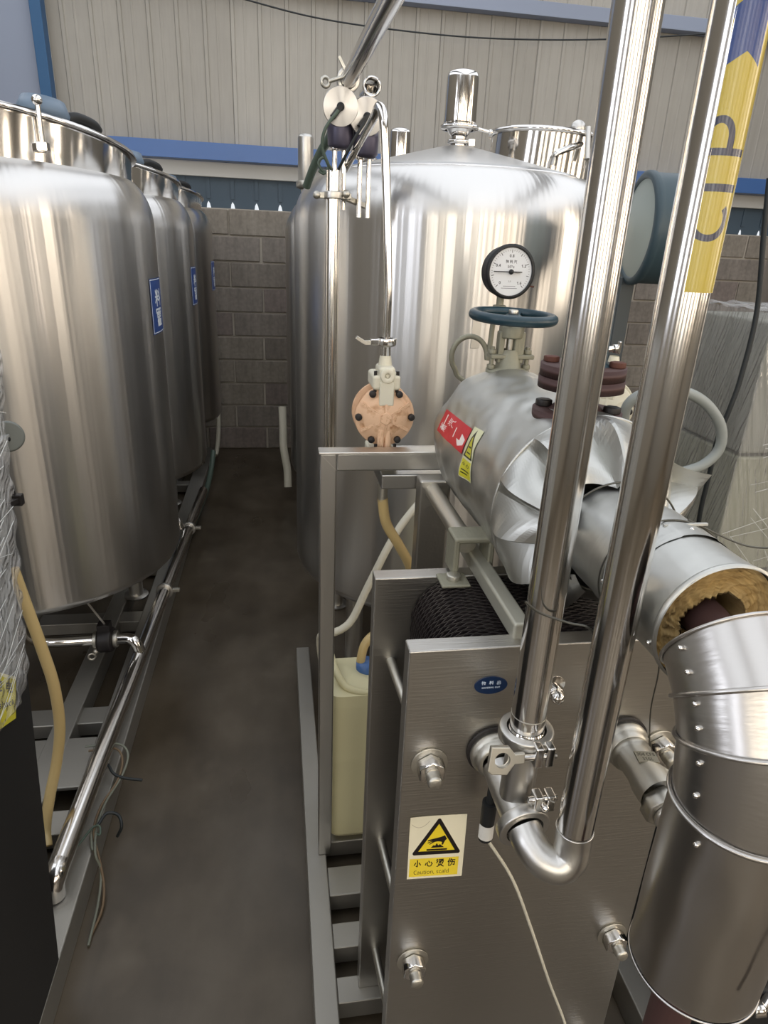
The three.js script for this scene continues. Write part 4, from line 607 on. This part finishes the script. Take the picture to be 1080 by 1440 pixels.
// ================================================================== pole and valve cluster at the tank
{
  const px = 0.166, pz = -2.13, p = thing('steel_pole', 'upright round steel pole clamped in front of the tank', 'pole', V(px, 0, pz));
  part('tube', rod(V(px, 0, pz), V(px + 0.003, 2.05, pz), 0.0215, 0.0215, 40), M.pipe, p);
  const c = part('clamp', clampRing(V(px + 0.003, 1.985, pz), UP, 0.03, 0.02), M.satin, p); part('clamp_ear', [box(px - 0.05, px - 0.022, 1.975, 1.992, pz - 0.008, pz + 0.012), ball(V(px - 0.046, 1.983, pz + 0.012), 0.011), box(px + 0.026, px + 0.055, 1.976, 1.992, pz - 0.008, pz + 0.012), ball(V(px + 0.04, 1.99, pz + 0.01), 0.012), bar(V(px + 0.04, 1.98, pz), V(px + 0.11, 1.965, pz - 0.09), 0.016, 0.014)], M.cast, c);
  const v = (name, u, w, tilt, label) => {
    const d = at(u, w, 'z', -2.12), t = thing(name, label, 'valve', V(d.x, d.y - 0.12, d.z)), n = V(-d.x * 0.45 + tilt, -0.12, 1).normalize(), b = d.clone().addScaledVector(n, -0.03);
    part('cap_disc', turn([[0, 0], [0.048, 0], [0.05, 0.003], [0.05, 0.027], [0.048, 0.03], [0, 0.03]], b, b.clone().add(n), 48), PH({ color: new THREE.Color(0.5, 0.488, 0.475), metalness: 1, roughness: 0.3, anisotropy: 0.85, anisotropyRotation: Math.PI / 2 }), t, 'turned steel end disc');
    const q = d.clone().addScaledVector(n, 0.001); part('cable_gland', [turn([[0, 0], [0.011, 0], [0.011, 0.012], [0.008, 0.02], [0, 0.02]], q, q.clone().add(n), 16), bar(q.clone().addScaledVector(n, 0.014), q.clone().addScaledVector(n, 0.02).add(V(-0.022, -0.028, 0)), 0.014, 0.014)], M.black, t);
    part('actuator_body', turn([[0, 0], [0.026, 0], [0.036, 0.01], [0.038, 0.05], [0.036, 0.075], [0, 0.08]], V(d.x + 0.004, d.y - 0.1, d.z - 0.045), V(d.x + 0.004, 9, d.z - 0.045), 32), S({ color: 0x4b4858, roughness: 0.4, metalness: 0.5 }), t, 'dark grey violet actuator');
    part('spindle', [rod(V(d.x - 0.012, d.y - 0.26, d.z - 0.04), V(d.x - 0.012, d.y - 0.09, d.z - 0.04), 0.0075), rod(V(d.x + 0.016, d.y - 0.26, d.z - 0.05), V(d.x + 0.016, d.y - 0.09, d.z - 0.05), 0.0075), turn([[0.008, 0], [0.013, 0], [0.013, 0.014], [0.008, 0.014]], V(d.x - 0.012, d.y - 0.105, d.z - 0.04), V(d.x - 0.012, 9, d.z - 0.04), 20)], M.polish, t);
    return d;
  };
  const d1 = v('actuated_valve', 479, 150, 0, 'disc ended actuated valve above the steel pole'), d2 = v('actuated_valve', 516, 164, 0.1, 'disc ended actuated valve beside the bent steel tube');
  const b = thing('overhead_pipe', 'steel pipe slanting up overhead from the valve cluster', 'pipe', V(0.2, 2.25, -2.1)), A = at(490, 112, 'z', -2.12), B = at(549, 0, 'z', -1.45), D = B.clone().sub(A).normalize();
  part('pipe', rod(A, A.clone().addScaledVector(D, 2.2), 0.0215, 0.0215, 40), M.pipe, b);
  part('clamp', clampRing(A.clone().addScaledVector(D, -0.008), D, 0.032, 0.02), M.satin, b);
  part('elbow', hose([A.clone(), A.clone().addScaledVector(D, -0.035), V(A.x - 0.006, A.y - 0.055, A.z - 0.035), V(A.x - 0.01, A.y - 0.12, A.z - 0.04)], 0.0215, 24, 24), M.satin, b);
  part('wing_nut', [rod(A.clone().add(V(-0.02, 0.0, 0.02)), A.clone().add(V(-0.055, -0.012, 0.02)), 0.005), ringAt(A.clone().add(V(-0.065, -0.014, 0.02)), V(0.3, 0, 1), 0.011, 0.005, 20), bar(A.clone().add(V(-0.01, 0.02, 0.01)), A.clone().add(V(-0.028, 0.05, 0.01)), 0.008, 0.008)], M.cast, b);
  const oc = at(523, 122, 'z', -2.14), o = thing('open_pipe_stub', 'short steel pipe stub with dark open end facing out', 'pipe', V(oc.x, oc.y - 0.1, oc.z)), on = V(0.05, 0.02, 1).normalize();
  part('stub', [turn([[0.019, -0.02], [0.019, 0.004], [0.0265, 0.004], [0.0265, -0.006], [0.022, -0.01], [0.0215, -0.09]], oc, oc.clone().add(on), 36), hose([oc.clone().addScaledVector(on, -0.02), oc.clone().add(V(-0.006, -0.04, -0.06)), oc.clone().add(V(-0.014, -0.1, -0.07))], 0.02, 20, 20)], M.polish, o);
  single('signal_cable', hose([at(476, 155, 'z', -2.06), at(458, 180, 'z', -2.06), at(453, 205, 'z', -2.07), at(460, 228, 'z', -2.08), at(466, 238, 'z', -2.1)], 0.0045, 40, 8), M.greenHose, 'grey green cable from the disc valve to the pole top', 'cable');
  single('signal_cable', hose([at(513, 172, 'z', -2.06), at(500, 192, 'z', -2.06), at(488, 215, 'z', -2.07), at(476, 238, 'z', -2.1)], 0.004, 40, 8), M.cable, 'dark cable running down from the second disc valve', 'cable');
  single('air_hose', hose([at(470, 176, 'z', -2.3), at(462, 196, 'z', -2.35), at(452, 212, 'z', -2.4), at(440, 238, 'z', -2.45), at(431, 262, 'z', -2.5)], 0.014, 40, 10), M.greenHose, 'dark green hose curving down behind the steel pole', 'hose');
  single('air_hose', hose([at(462, 246, 'z', -2.2), at(452, 238, 'z', -2.2), at(448, 228, 'z', -2.2), at(455, 222, 'z', -2.2), at(462, 232, 'z', -2.2), at(456, 244, 'z', -2.2), at(448, 240, 'z', -2.2)], 0.004, 40, 8), M.greenHose, 'coiled thin green hose beside the pole top', 'hose');
  const sc = at(430, 255, 'z', -3.85), ss = thing('level_sensor', 'small upright steel sensor cylinder on the second tank', 'sensor', V(sc.x, sc.y - 0.2, sc.z));
  part('cylinder', turn([[0, 0], [0.04, 0], [0.04, 0.2], [0.03, 0.215], [0, 0.22]], sc, V(sc.x, 9, sc.z), 28), M.satin, ss); part('sensor_base', [turn([[0.04, 0], [0.05, 0], [0.05, -0.03], [0.03, -0.04]], sc, V(sc.x, 9, sc.z), 24), rod(V(sc.x + 0.02, sc.y - 0.2, sc.z), V(sc.x, sc.y, sc.z), 0.03)], M.cast, ss);
}
// ================================================================== left base frame under the tanks
{
  const f = thing('tank_base_frame', 'long pale steel base beam beside the aisle under the lidded tanks', 'base frame', V(-0.75, 0, -3));
  part('beam', sheetMetre(box(-0.70, -0.592, 0, 0.1, -5.9, -0.7, 0.005), 2), M.skid, f); part('beam', sheetMetre(box(-0.88, -0.80, 0, 0.1, -5.9, -0.7, 0.005), 2), M.skid, f);
  for (const z of [-1.72, -2.25, -3.0, -3.6, -4.3, -5.0, -5.8]) part('crosspiece', sheetMetre(box(-1.7, -0.70, 0.02, 0.08, z - 0.05, z + 0.05, 0.004), 2), M.skid, f);
  part('crosspiece', sheetMetre(box(-1.6, -0.70, 0.083, 0.098, -2.1, -1.85, 0.004), 2), M.skid, f);
  const a = at(84, 1214, 'y', 0.17), b = at(286, 690, 'y', 0.17), d = b.clone().sub(a).normalize(), p = thing('header_pipe', 'long steel header pipe lying along the base beam', 'pipe', V(a.x, 0.1, a.z));
  part('pipe', rod(a, b, 0.031, 0.031, 40), M.pipe, p); part('end_elbow', hose([a.clone().addScaledVector(d, 0.002), a.clone().addScaledVector(d, -0.03), a.clone().addScaledVector(d, -0.048).add(V(-0.006, -0.025, 0)), a.clone().addScaledVector(d, -0.05).add(V(-0.008, -0.066, 0))], 0.031, 24, 24), M.pipe, p);
  for (const k of [0.52, 0.78]) { const c = a.clone().lerp(b, k); part('clamp', clampRing(c, d, 0.043, 0.02), M.satin, p); part('clamp_lug', box(c.x + 0.03, c.x + 0.075, c.y - 0.005, c.y + 0.012, c.z - 0.01, c.z + 0.01), M.cast, p); }
  for (const k of [0.15, 0.6]) { const c = a.clone().lerp(b, k); part('saddle', box(c.x - 0.012, c.x + 0.012, 0.1, c.y - 0.02, c.z - 0.02, c.z + 0.02), M.skid, p); }
  [-2.53, -3.86, -5.14].forEach((z, i) => {
    const v = thing('butterfly_valve', 'dark outlet valve with steel lever under the ' + ['tank nearest the wrapped cabinet', 'middle lidded tank', 'lidded tank by the block wall'][i], 'valve', V(-0.78, 0.17, z));
    part('body', [turn([[0.03, -0.03], [0.05, -0.03], [0.055, -0.02], [0.055, 0.02], [0.05, 0.03], [0.03, 0.03]], V(-0.75, 0.25, z), V(9, 0.25, z), 32), box(-0.775, -0.725, 0.29, 0.33, z - 0.025, z + 0.025)], M.rubber, v);
    part('lever', bar(V(-0.75, 0.33, z), V(-0.80, 0.46, z + 0.03), 0.02, 0.008), M.satin, v);
    part('outlet_pipe', [hose([V(-1.1, 0.25, z - 0.33), V(-1.09, 0.25, z - 0.12), V(-1.05, 0.25, z - 0.03), V(-0.97, 0.25, z), V(-0.78, 0.25, z)], 0.024, 30, 20), hose([V(-0.72, 0.25, z), V(-0.66, 0.248, z), V(-0.63, 0.235, z + 0.01), V(-0.612, 0.19, z + 0.02)], 0.024, 20, 20)], M.polish, v);
    part('clamp', [clampRing(V(-0.79, 0.25, z), V(1, 0, 0), 0.036, 0.018), clampRing(V(-0.71, 0.25, z), V(1, 0, 0), 0.036, 0.018), ball(V(-0.79, 0.205, z + 0.02), 0.014), ringAt(V(-0.81, 0.18, z + 0.02), V(0.2, 0, 1), 0.014, 0.005, 18)], M.cast, v);
  });
  single('rubber_hose', hose([at(18, 800, 'z', -1.8), at(40, 860, 'z', -1.79), at(60, 915, 'z', -1.78), at(76, 965, 'z', -1.77), at(84, 1020, 'z', -1.76), at(80, 1070, 'z', -1.74), at(70, 1120, 'z', -1.7), at(64, 1165, 'z', -1.66), at(66, 1190, 'z', -1.62)], 0.0165, 90, 16), M.hose, 'beige rubber hose hanging beside the wrapped cabinet', 'hose');
  const W = (pts, r, m, label) => single('loose_cable', hose(pts.map(([u, v, y]) => at(u, v, 'y', y)), r, 70, 8), m, label, 'cable', 'loose cables on the base beam');
  W([[120, 1050, 0.14], [165, 1046, 0.16], [180, 1060, 0.15], [172, 1090, 0.12], [148, 1130, 0.11], [136, 1165, 0.11], [134, 1200, 0.1], [142, 1225, 0.05], [138, 1270, 0.02], [124, 1330, 0.006]], 0.004, M.cableGrey, 'grey cable trailing over the beam edge onto the floor');
  W([[125, 1056, 0.13], [160, 1052, 0.15], [172, 1066, 0.14], [166, 1096, 0.12], [142, 1134, 0.11], [132, 1170, 0.11], [140, 1210, 0.07], [146, 1245, 0.03], [143, 1280, 0.01], [128, 1315, 0.006]], 0.004, S({ color: 0x6d5b45, roughness: 0.6 }), 'brown cable trailing over the beam edge onto the floor');
  W([[152, 1075, 0.14], [160, 1088, 0.13], [175, 1094, 0.12], [200, 1097, 0.11]], 0.005, M.cable, 'short black cable end poking over the beam');
  W([[138, 1160, 0.12], [150, 1144, 0.13], [166, 1146, 0.12], [171, 1162, 0.1], [165, 1176, 0.06]], 0.005, M.cable, 'black cable loop hooked over the beam edge');
  W([[98, 1200, 0.14], [112, 1186, 0.14], [130, 1164, 0.13], [140, 1162, 0.12], [140, 1174, 0.11], [130, 1168, 0.11]], 0.0035, M.greenHose, 'green wire tying the cable bundle');
  W([[128, 1170, 0.112], [129, 1190, 0.108], [130, 1196, 0.107]], 0.004, M.cableGrey, 'cut grey wire end in the cable bundle');
  single('white_hose', hose([at(307, 575, 'z', -5.9), at(307, 610, 'z', -5.85), at(305, 632, 'z', -5.8), at(303, 640, 'z', -5.75)], 0.02, 30), M.hoseWhite, 'pale hose hanging by the last lidded tank', 'hose');
  single('white_hose', hose([at(397, 572, 'z', -5.0), at(398, 600, 'z', -4.95), at(399, 630, 'z', -4.9), at(404, 660, 'z', -4.85), at(405, 685, 'z', -4.8)], 0.03, 30), M.hoseWhite, 'thick pale hose hanging by the cone roof tanks', 'hose');
  single('floor_hose', hose([at(262, 762, 'y', 0.12), at(278, 722, 'y', 0.13), at(290, 690, 'y', 0.14), at(297, 660, 'y', 0.2), at(300, 635, 'y', 0.3)], 0.02, 40), M.greenHose, 'dull green hose lying along the far base beam', 'hose');
}
// ================================================================== wrapped cabinet on the left
{
  const X = -0.592, c = thing('control_cabinet', 'black sided cabinet wrapped in clear stretch film with shock sticker', 'cabinet', V(X - 0.2, 0.1, -0.9));
  const prism = (pts, x0, x1) => new ConvexGeometry(pts.flatMap(([z, y]) => [V(x0, y, z), V(x1, y, z)]));
  part('lower_body', prism([[-1.245, 0.1], [-1.385, 0.9], [-0.6, 0.9], [-0.6, 0.1]], X - 0.5, X - 0.002), M.cabinet, c, 'matt black sheet metal side');
  const up = part('upper_body', prism([[-1.375, 0.9], [-1.53, 1.62], [-0.6, 1.62], [-0.6, 0.9]], X - 0.5, X - 0.012), M.cabinetGrey, c, 'grey upper housing under the film');
  part('film_wrap', patch((s, t) => { const y = 0.88 + 0.78 * t, zb = -1.375 - (y - 0.9) * 0.215, z = zb + 0.62 * s - 0.008, w = 0.007 + 0.006 * n2(s * 5 + t * 9, t * 3) + 0.004 * n2(s * 14 - t * 10, t * 5); return s < 0.02 ? V(X - 0.3, y, z) : V(X + w, y, z); }, 90, 70), M.film, c, 'wrinkled clear stretch film');
  const crease = []; for (let i = 0; i < 40; i++) { const y = 0.93 + 0.62 * rndA[i], sl = (rndB[i] - 0.62) * 0.9, L = 0.1 + 0.3 * rndB[39 - i], s0 = 0.02 + 0.12 * rndA[39 - i]; const P = (q) => { const yy = Math.min(1.6, Math.max(0.9, y + sl * q)); return V(X + 0.014, yy, -1.375 - (yy - 0.9) * 0.215 + s0 + q); }; crease.push(hose([P(0), P(L / 2).add(V(0.001, 0.004, 0)), P(L)], 0.0007 + 0.0006 * rndA[i], 8, 5)); }
  part('film_creases', crease, M.filmFold, c, 'bright creases in the film').userData.kind = 'stuff';
  // round dial and latch beside the film
  const kd = at(10, 613, 'z', -1.6), kn = V(0.45, 0.1, 0.89).normalize();
  part('indicator', [turn([[0, 0], [0.034, 0], [0.036, 0.004], [0.036, 0.012], [0.031, 0.015], [0, 0.013]], kd, kd.clone().add(kn), 36)], M.indicator, c, 'grey round indicator'); part('indicator_knob', ball(kd.clone().add(V(0.006, -0.004, 0.014)), 0.006), M.black, c);
  part('indicator_arm', bar(kd.clone().addScaledVector(kn, 0.004), V(X - 0.05, kd.y - 0.02, -1.46), 0.016, 0.016), M.cabinetGrey, c);
  const la = at(27, 702, 'z', -1.53); part('latch', [box(la.x - 0.012, la.x + 0.008, la.y - 0.014, la.y + 0.012, la.z - 0.01, la.z + 0.01, 0.002), box(la.x - 0.012, la.x - 0.007, la.y - 0.01, la.y + 0.035, la.z - 0.006, la.z + 0.006, 0.002), bar(la, V(X - 0.03, la.y, -1.47), 0.012, 0.012)], M.bolt, c, 'small dark latch');
  const q = [at(-30, 938, 'x', X), at(21, 952, 'x', X), at(21, 1010, 'x', X), at(-30, 1046, 'x', X)];
  part('shock_sticker', patch((s, t) => q[3].clone().lerp(q[2], s).lerp(q[0].clone().lerp(q[1], s), t).add(V(0.002, 0, 0)), 4, 4), S({ roughness: 0.4, map: canvasTexture(512, 512, (g, w, h) => { g.fillStyle = '#d9cf3f'; g.fillRect(0, 0, w, h); g.fillStyle = '#ece6c0'; g.fillRect(0, 0, w, 30); glyph(g, 'chu4', 180, 60, 120, 12, '#191712'); glyph(g, 'dian', 340, 60, 130, 12, '#191712'); g.fillStyle = '#2b2712'; g.font = 'bold 84px sans-serif'; g.fillText('electric shock', -70, 330); }) }), c, 'yellow sticker reading electric shock');
}
// ================================================================== wrapped crate, motor, loop and cable on the right
{
  const x0 = 1.44, z1 = -1.8, k = thing('wrapped_crate', 'tall crate wrapped in shiny clear stretch film', 'crate', V(x0 + 0.35, 0, z1 - 0.35));
  for (let i = 0; i < 4; i++) part('carton', box(x0 + 0.02, x0 + 0.48, 0.02 + i * 0.42, 0.43 + i * 0.42, z1 - 0.4, z1 - 0.02, 0.01), [M.carton, M.cartonB][i % 2], k);
  const wall = (f, n) => part('film_wrap', patch(f, 60, 90), M.film, k, 'wrinkled clear stretch film');
  wall((s, t) => V(x0 + s * 0.5, t * 1.72, z1 + 0.004 * n2(s * 6 + t * 5, t * 7) + 0.004 * n2(s * 16 + t * 18, t * 4)));
  wall((s, t) => V(x0 + 0.003 * n2(s * 6, t * 9) + 0.003, t * 1.72, z1 - 0.42 * s));
  part('film_top', patch((s, t) => V(x0 + s * 0.5, 1.722 + 0.008 * n2(s * 5, t * 5), z1 - t * 0.42), 30, 30), M.film, k);
  const creases = []; for (let i = 0; i < 120; i++) { const a = rndA[i % 40], b2 = rndB[(i * 7 + 3) % 40], d = rndA[(i * 11 + 5) % 40], y = 0.3 + 1.4 * ((a + i * 0.137) % 1), L = 0.1 + 0.4 * b2, ang = i % 3 ? -1.2 + 0.5 * d : 0.5 * d - 0.1, xs = x0 + 0.45 * ((d + i * 0.31) % 1); const P = (q) => V(Math.min(x0 + 0.5, xs + Math.cos(ang) * q), Math.min(1.71, Math.max(0.02, y + Math.sin(ang) * q)), z1 + 0.0115); creases.push(hose([P(0), P(L / 2).add(V(0.004, 0, 0.001)), P(L)], 0.0006 + 0.0008 * a, 8, 5)); }
  part('film_creases', creases, M.filmFold, k, 'bright creases in the film').userData.kind = 'stuff';
  const mc = at(893, 322, 'z', -1.9), n = V(-0.97, 0.0, -0.16).normalize(), m = thing('electric_motor', 'dark blue grey drum shaped motor with pale round end on a post', 'motor', V(mc.x + 0.1, 0, mc.z - 0.04)), e = mc.clone().addScaledVector(n, -0.17);
  part('drum', turn([[0, 0], [0.12, 0], [0.14, 0.02], [0.145, 0.04], [0.145, 0.14], [0.15, 0.15], [0.15, 0.162], [0.135, 0.17], [0.128, 0.162]], e, e.clone().add(n), 56), M.motor, m);
  part('end_disc', turn([[0, 0.012], [0.06, 0.01], [0.11, 0.004], [0.132, 0]], mc.clone().addScaledVector(n, -0.008), mc.clone().add(n), 56), M.motorFace, m, 'pale grey round end cover');
  part('post', box(mc.x + 0.0, mc.x + 0.045, 0, mc.y - 0.13, mc.z - 0.09, mc.z - 0.03, 0.004), M.postGrey, m); part('terminal_box', box(mc.x + 0.09, mc.x + 0.2, mc.y - 0.04, mc.y + 0.06, mc.z - 0.02, mc.z + 0.1, 0.006), M.darkBlue, m);
  single('hose_loop', hose([at(880, 640, 'z', -1.5), at(880, 575, 'z', -1.45), at(915, 550, 'z', -1.42), at(958, 550, 'z', -1.4), at(992, 567, 'z', -1.4), at(1013, 598, 'z', -1.4), at(1012, 630, 'z', -1.4), at(990, 653, 'z', -1.4), at(958, 664, 'z', -1.4), at(920, 672, 'z', -1.4), at(890, 700, 'z', -1.42), at(880, 760, 'z', -1.45), V(1.02, 0.02, -1.6)], 0.0125, 140, 14), M.greyHose, 'grey hose bent into a loop behind the yellow banded pipe', 'hose');
  single('hanging_cable', hose([at(1082, 250, 'z', -1.75), at(1074, 330, 'z', -1.75), at(1064, 440, 'z', -1.75), at(1042, 530, 'z', -1.75), at(1026, 575, 'z', -1.75), at(1008, 620, 'z', -1.76), at(998, 665, 'z', -1.77), at(984, 725, 'z', -1.78), at(975, 800, 'z', -1.8), V(1.42, 0.02, -1.7)], 0.0075, 100, 10), M.cable, 'black cable hanging beside the wrapped crate', 'cable');
  const b = thing('condensate_pump', 'dark machine housing with steel hose fitting behind the duct elbow', 'pump', V(1.0, 0, -1.0));
  part('housing', box(0.93, 1.35, 0, 0.62, -1.4, -0.78, 0.02), M.black, b); part('panel', box(0.95, 0.98, 0.62, 0.9, -1.3, -0.9, 0.004), M.skid, b);
  const h = at(1066, 1418, 'z', -0.76); part('fitting', [hex(h.clone().add(V(-0.015, 0, 0)), V(1, 0.1, 0.1).normalize(), 0.03, 0.025), rod(h.clone().add(V(0.01, 0, 0)), h.clone().add(V(0.06, 0.01, -0.03)), 0.011), rod(h.clone().add(V(0.05, 0.005, -0.02)), V(Math.max(0.96, h.x + 0.06), 0.6, -0.82), 0.012)], M.polish, b);
}

renderer.render(scene, camera);
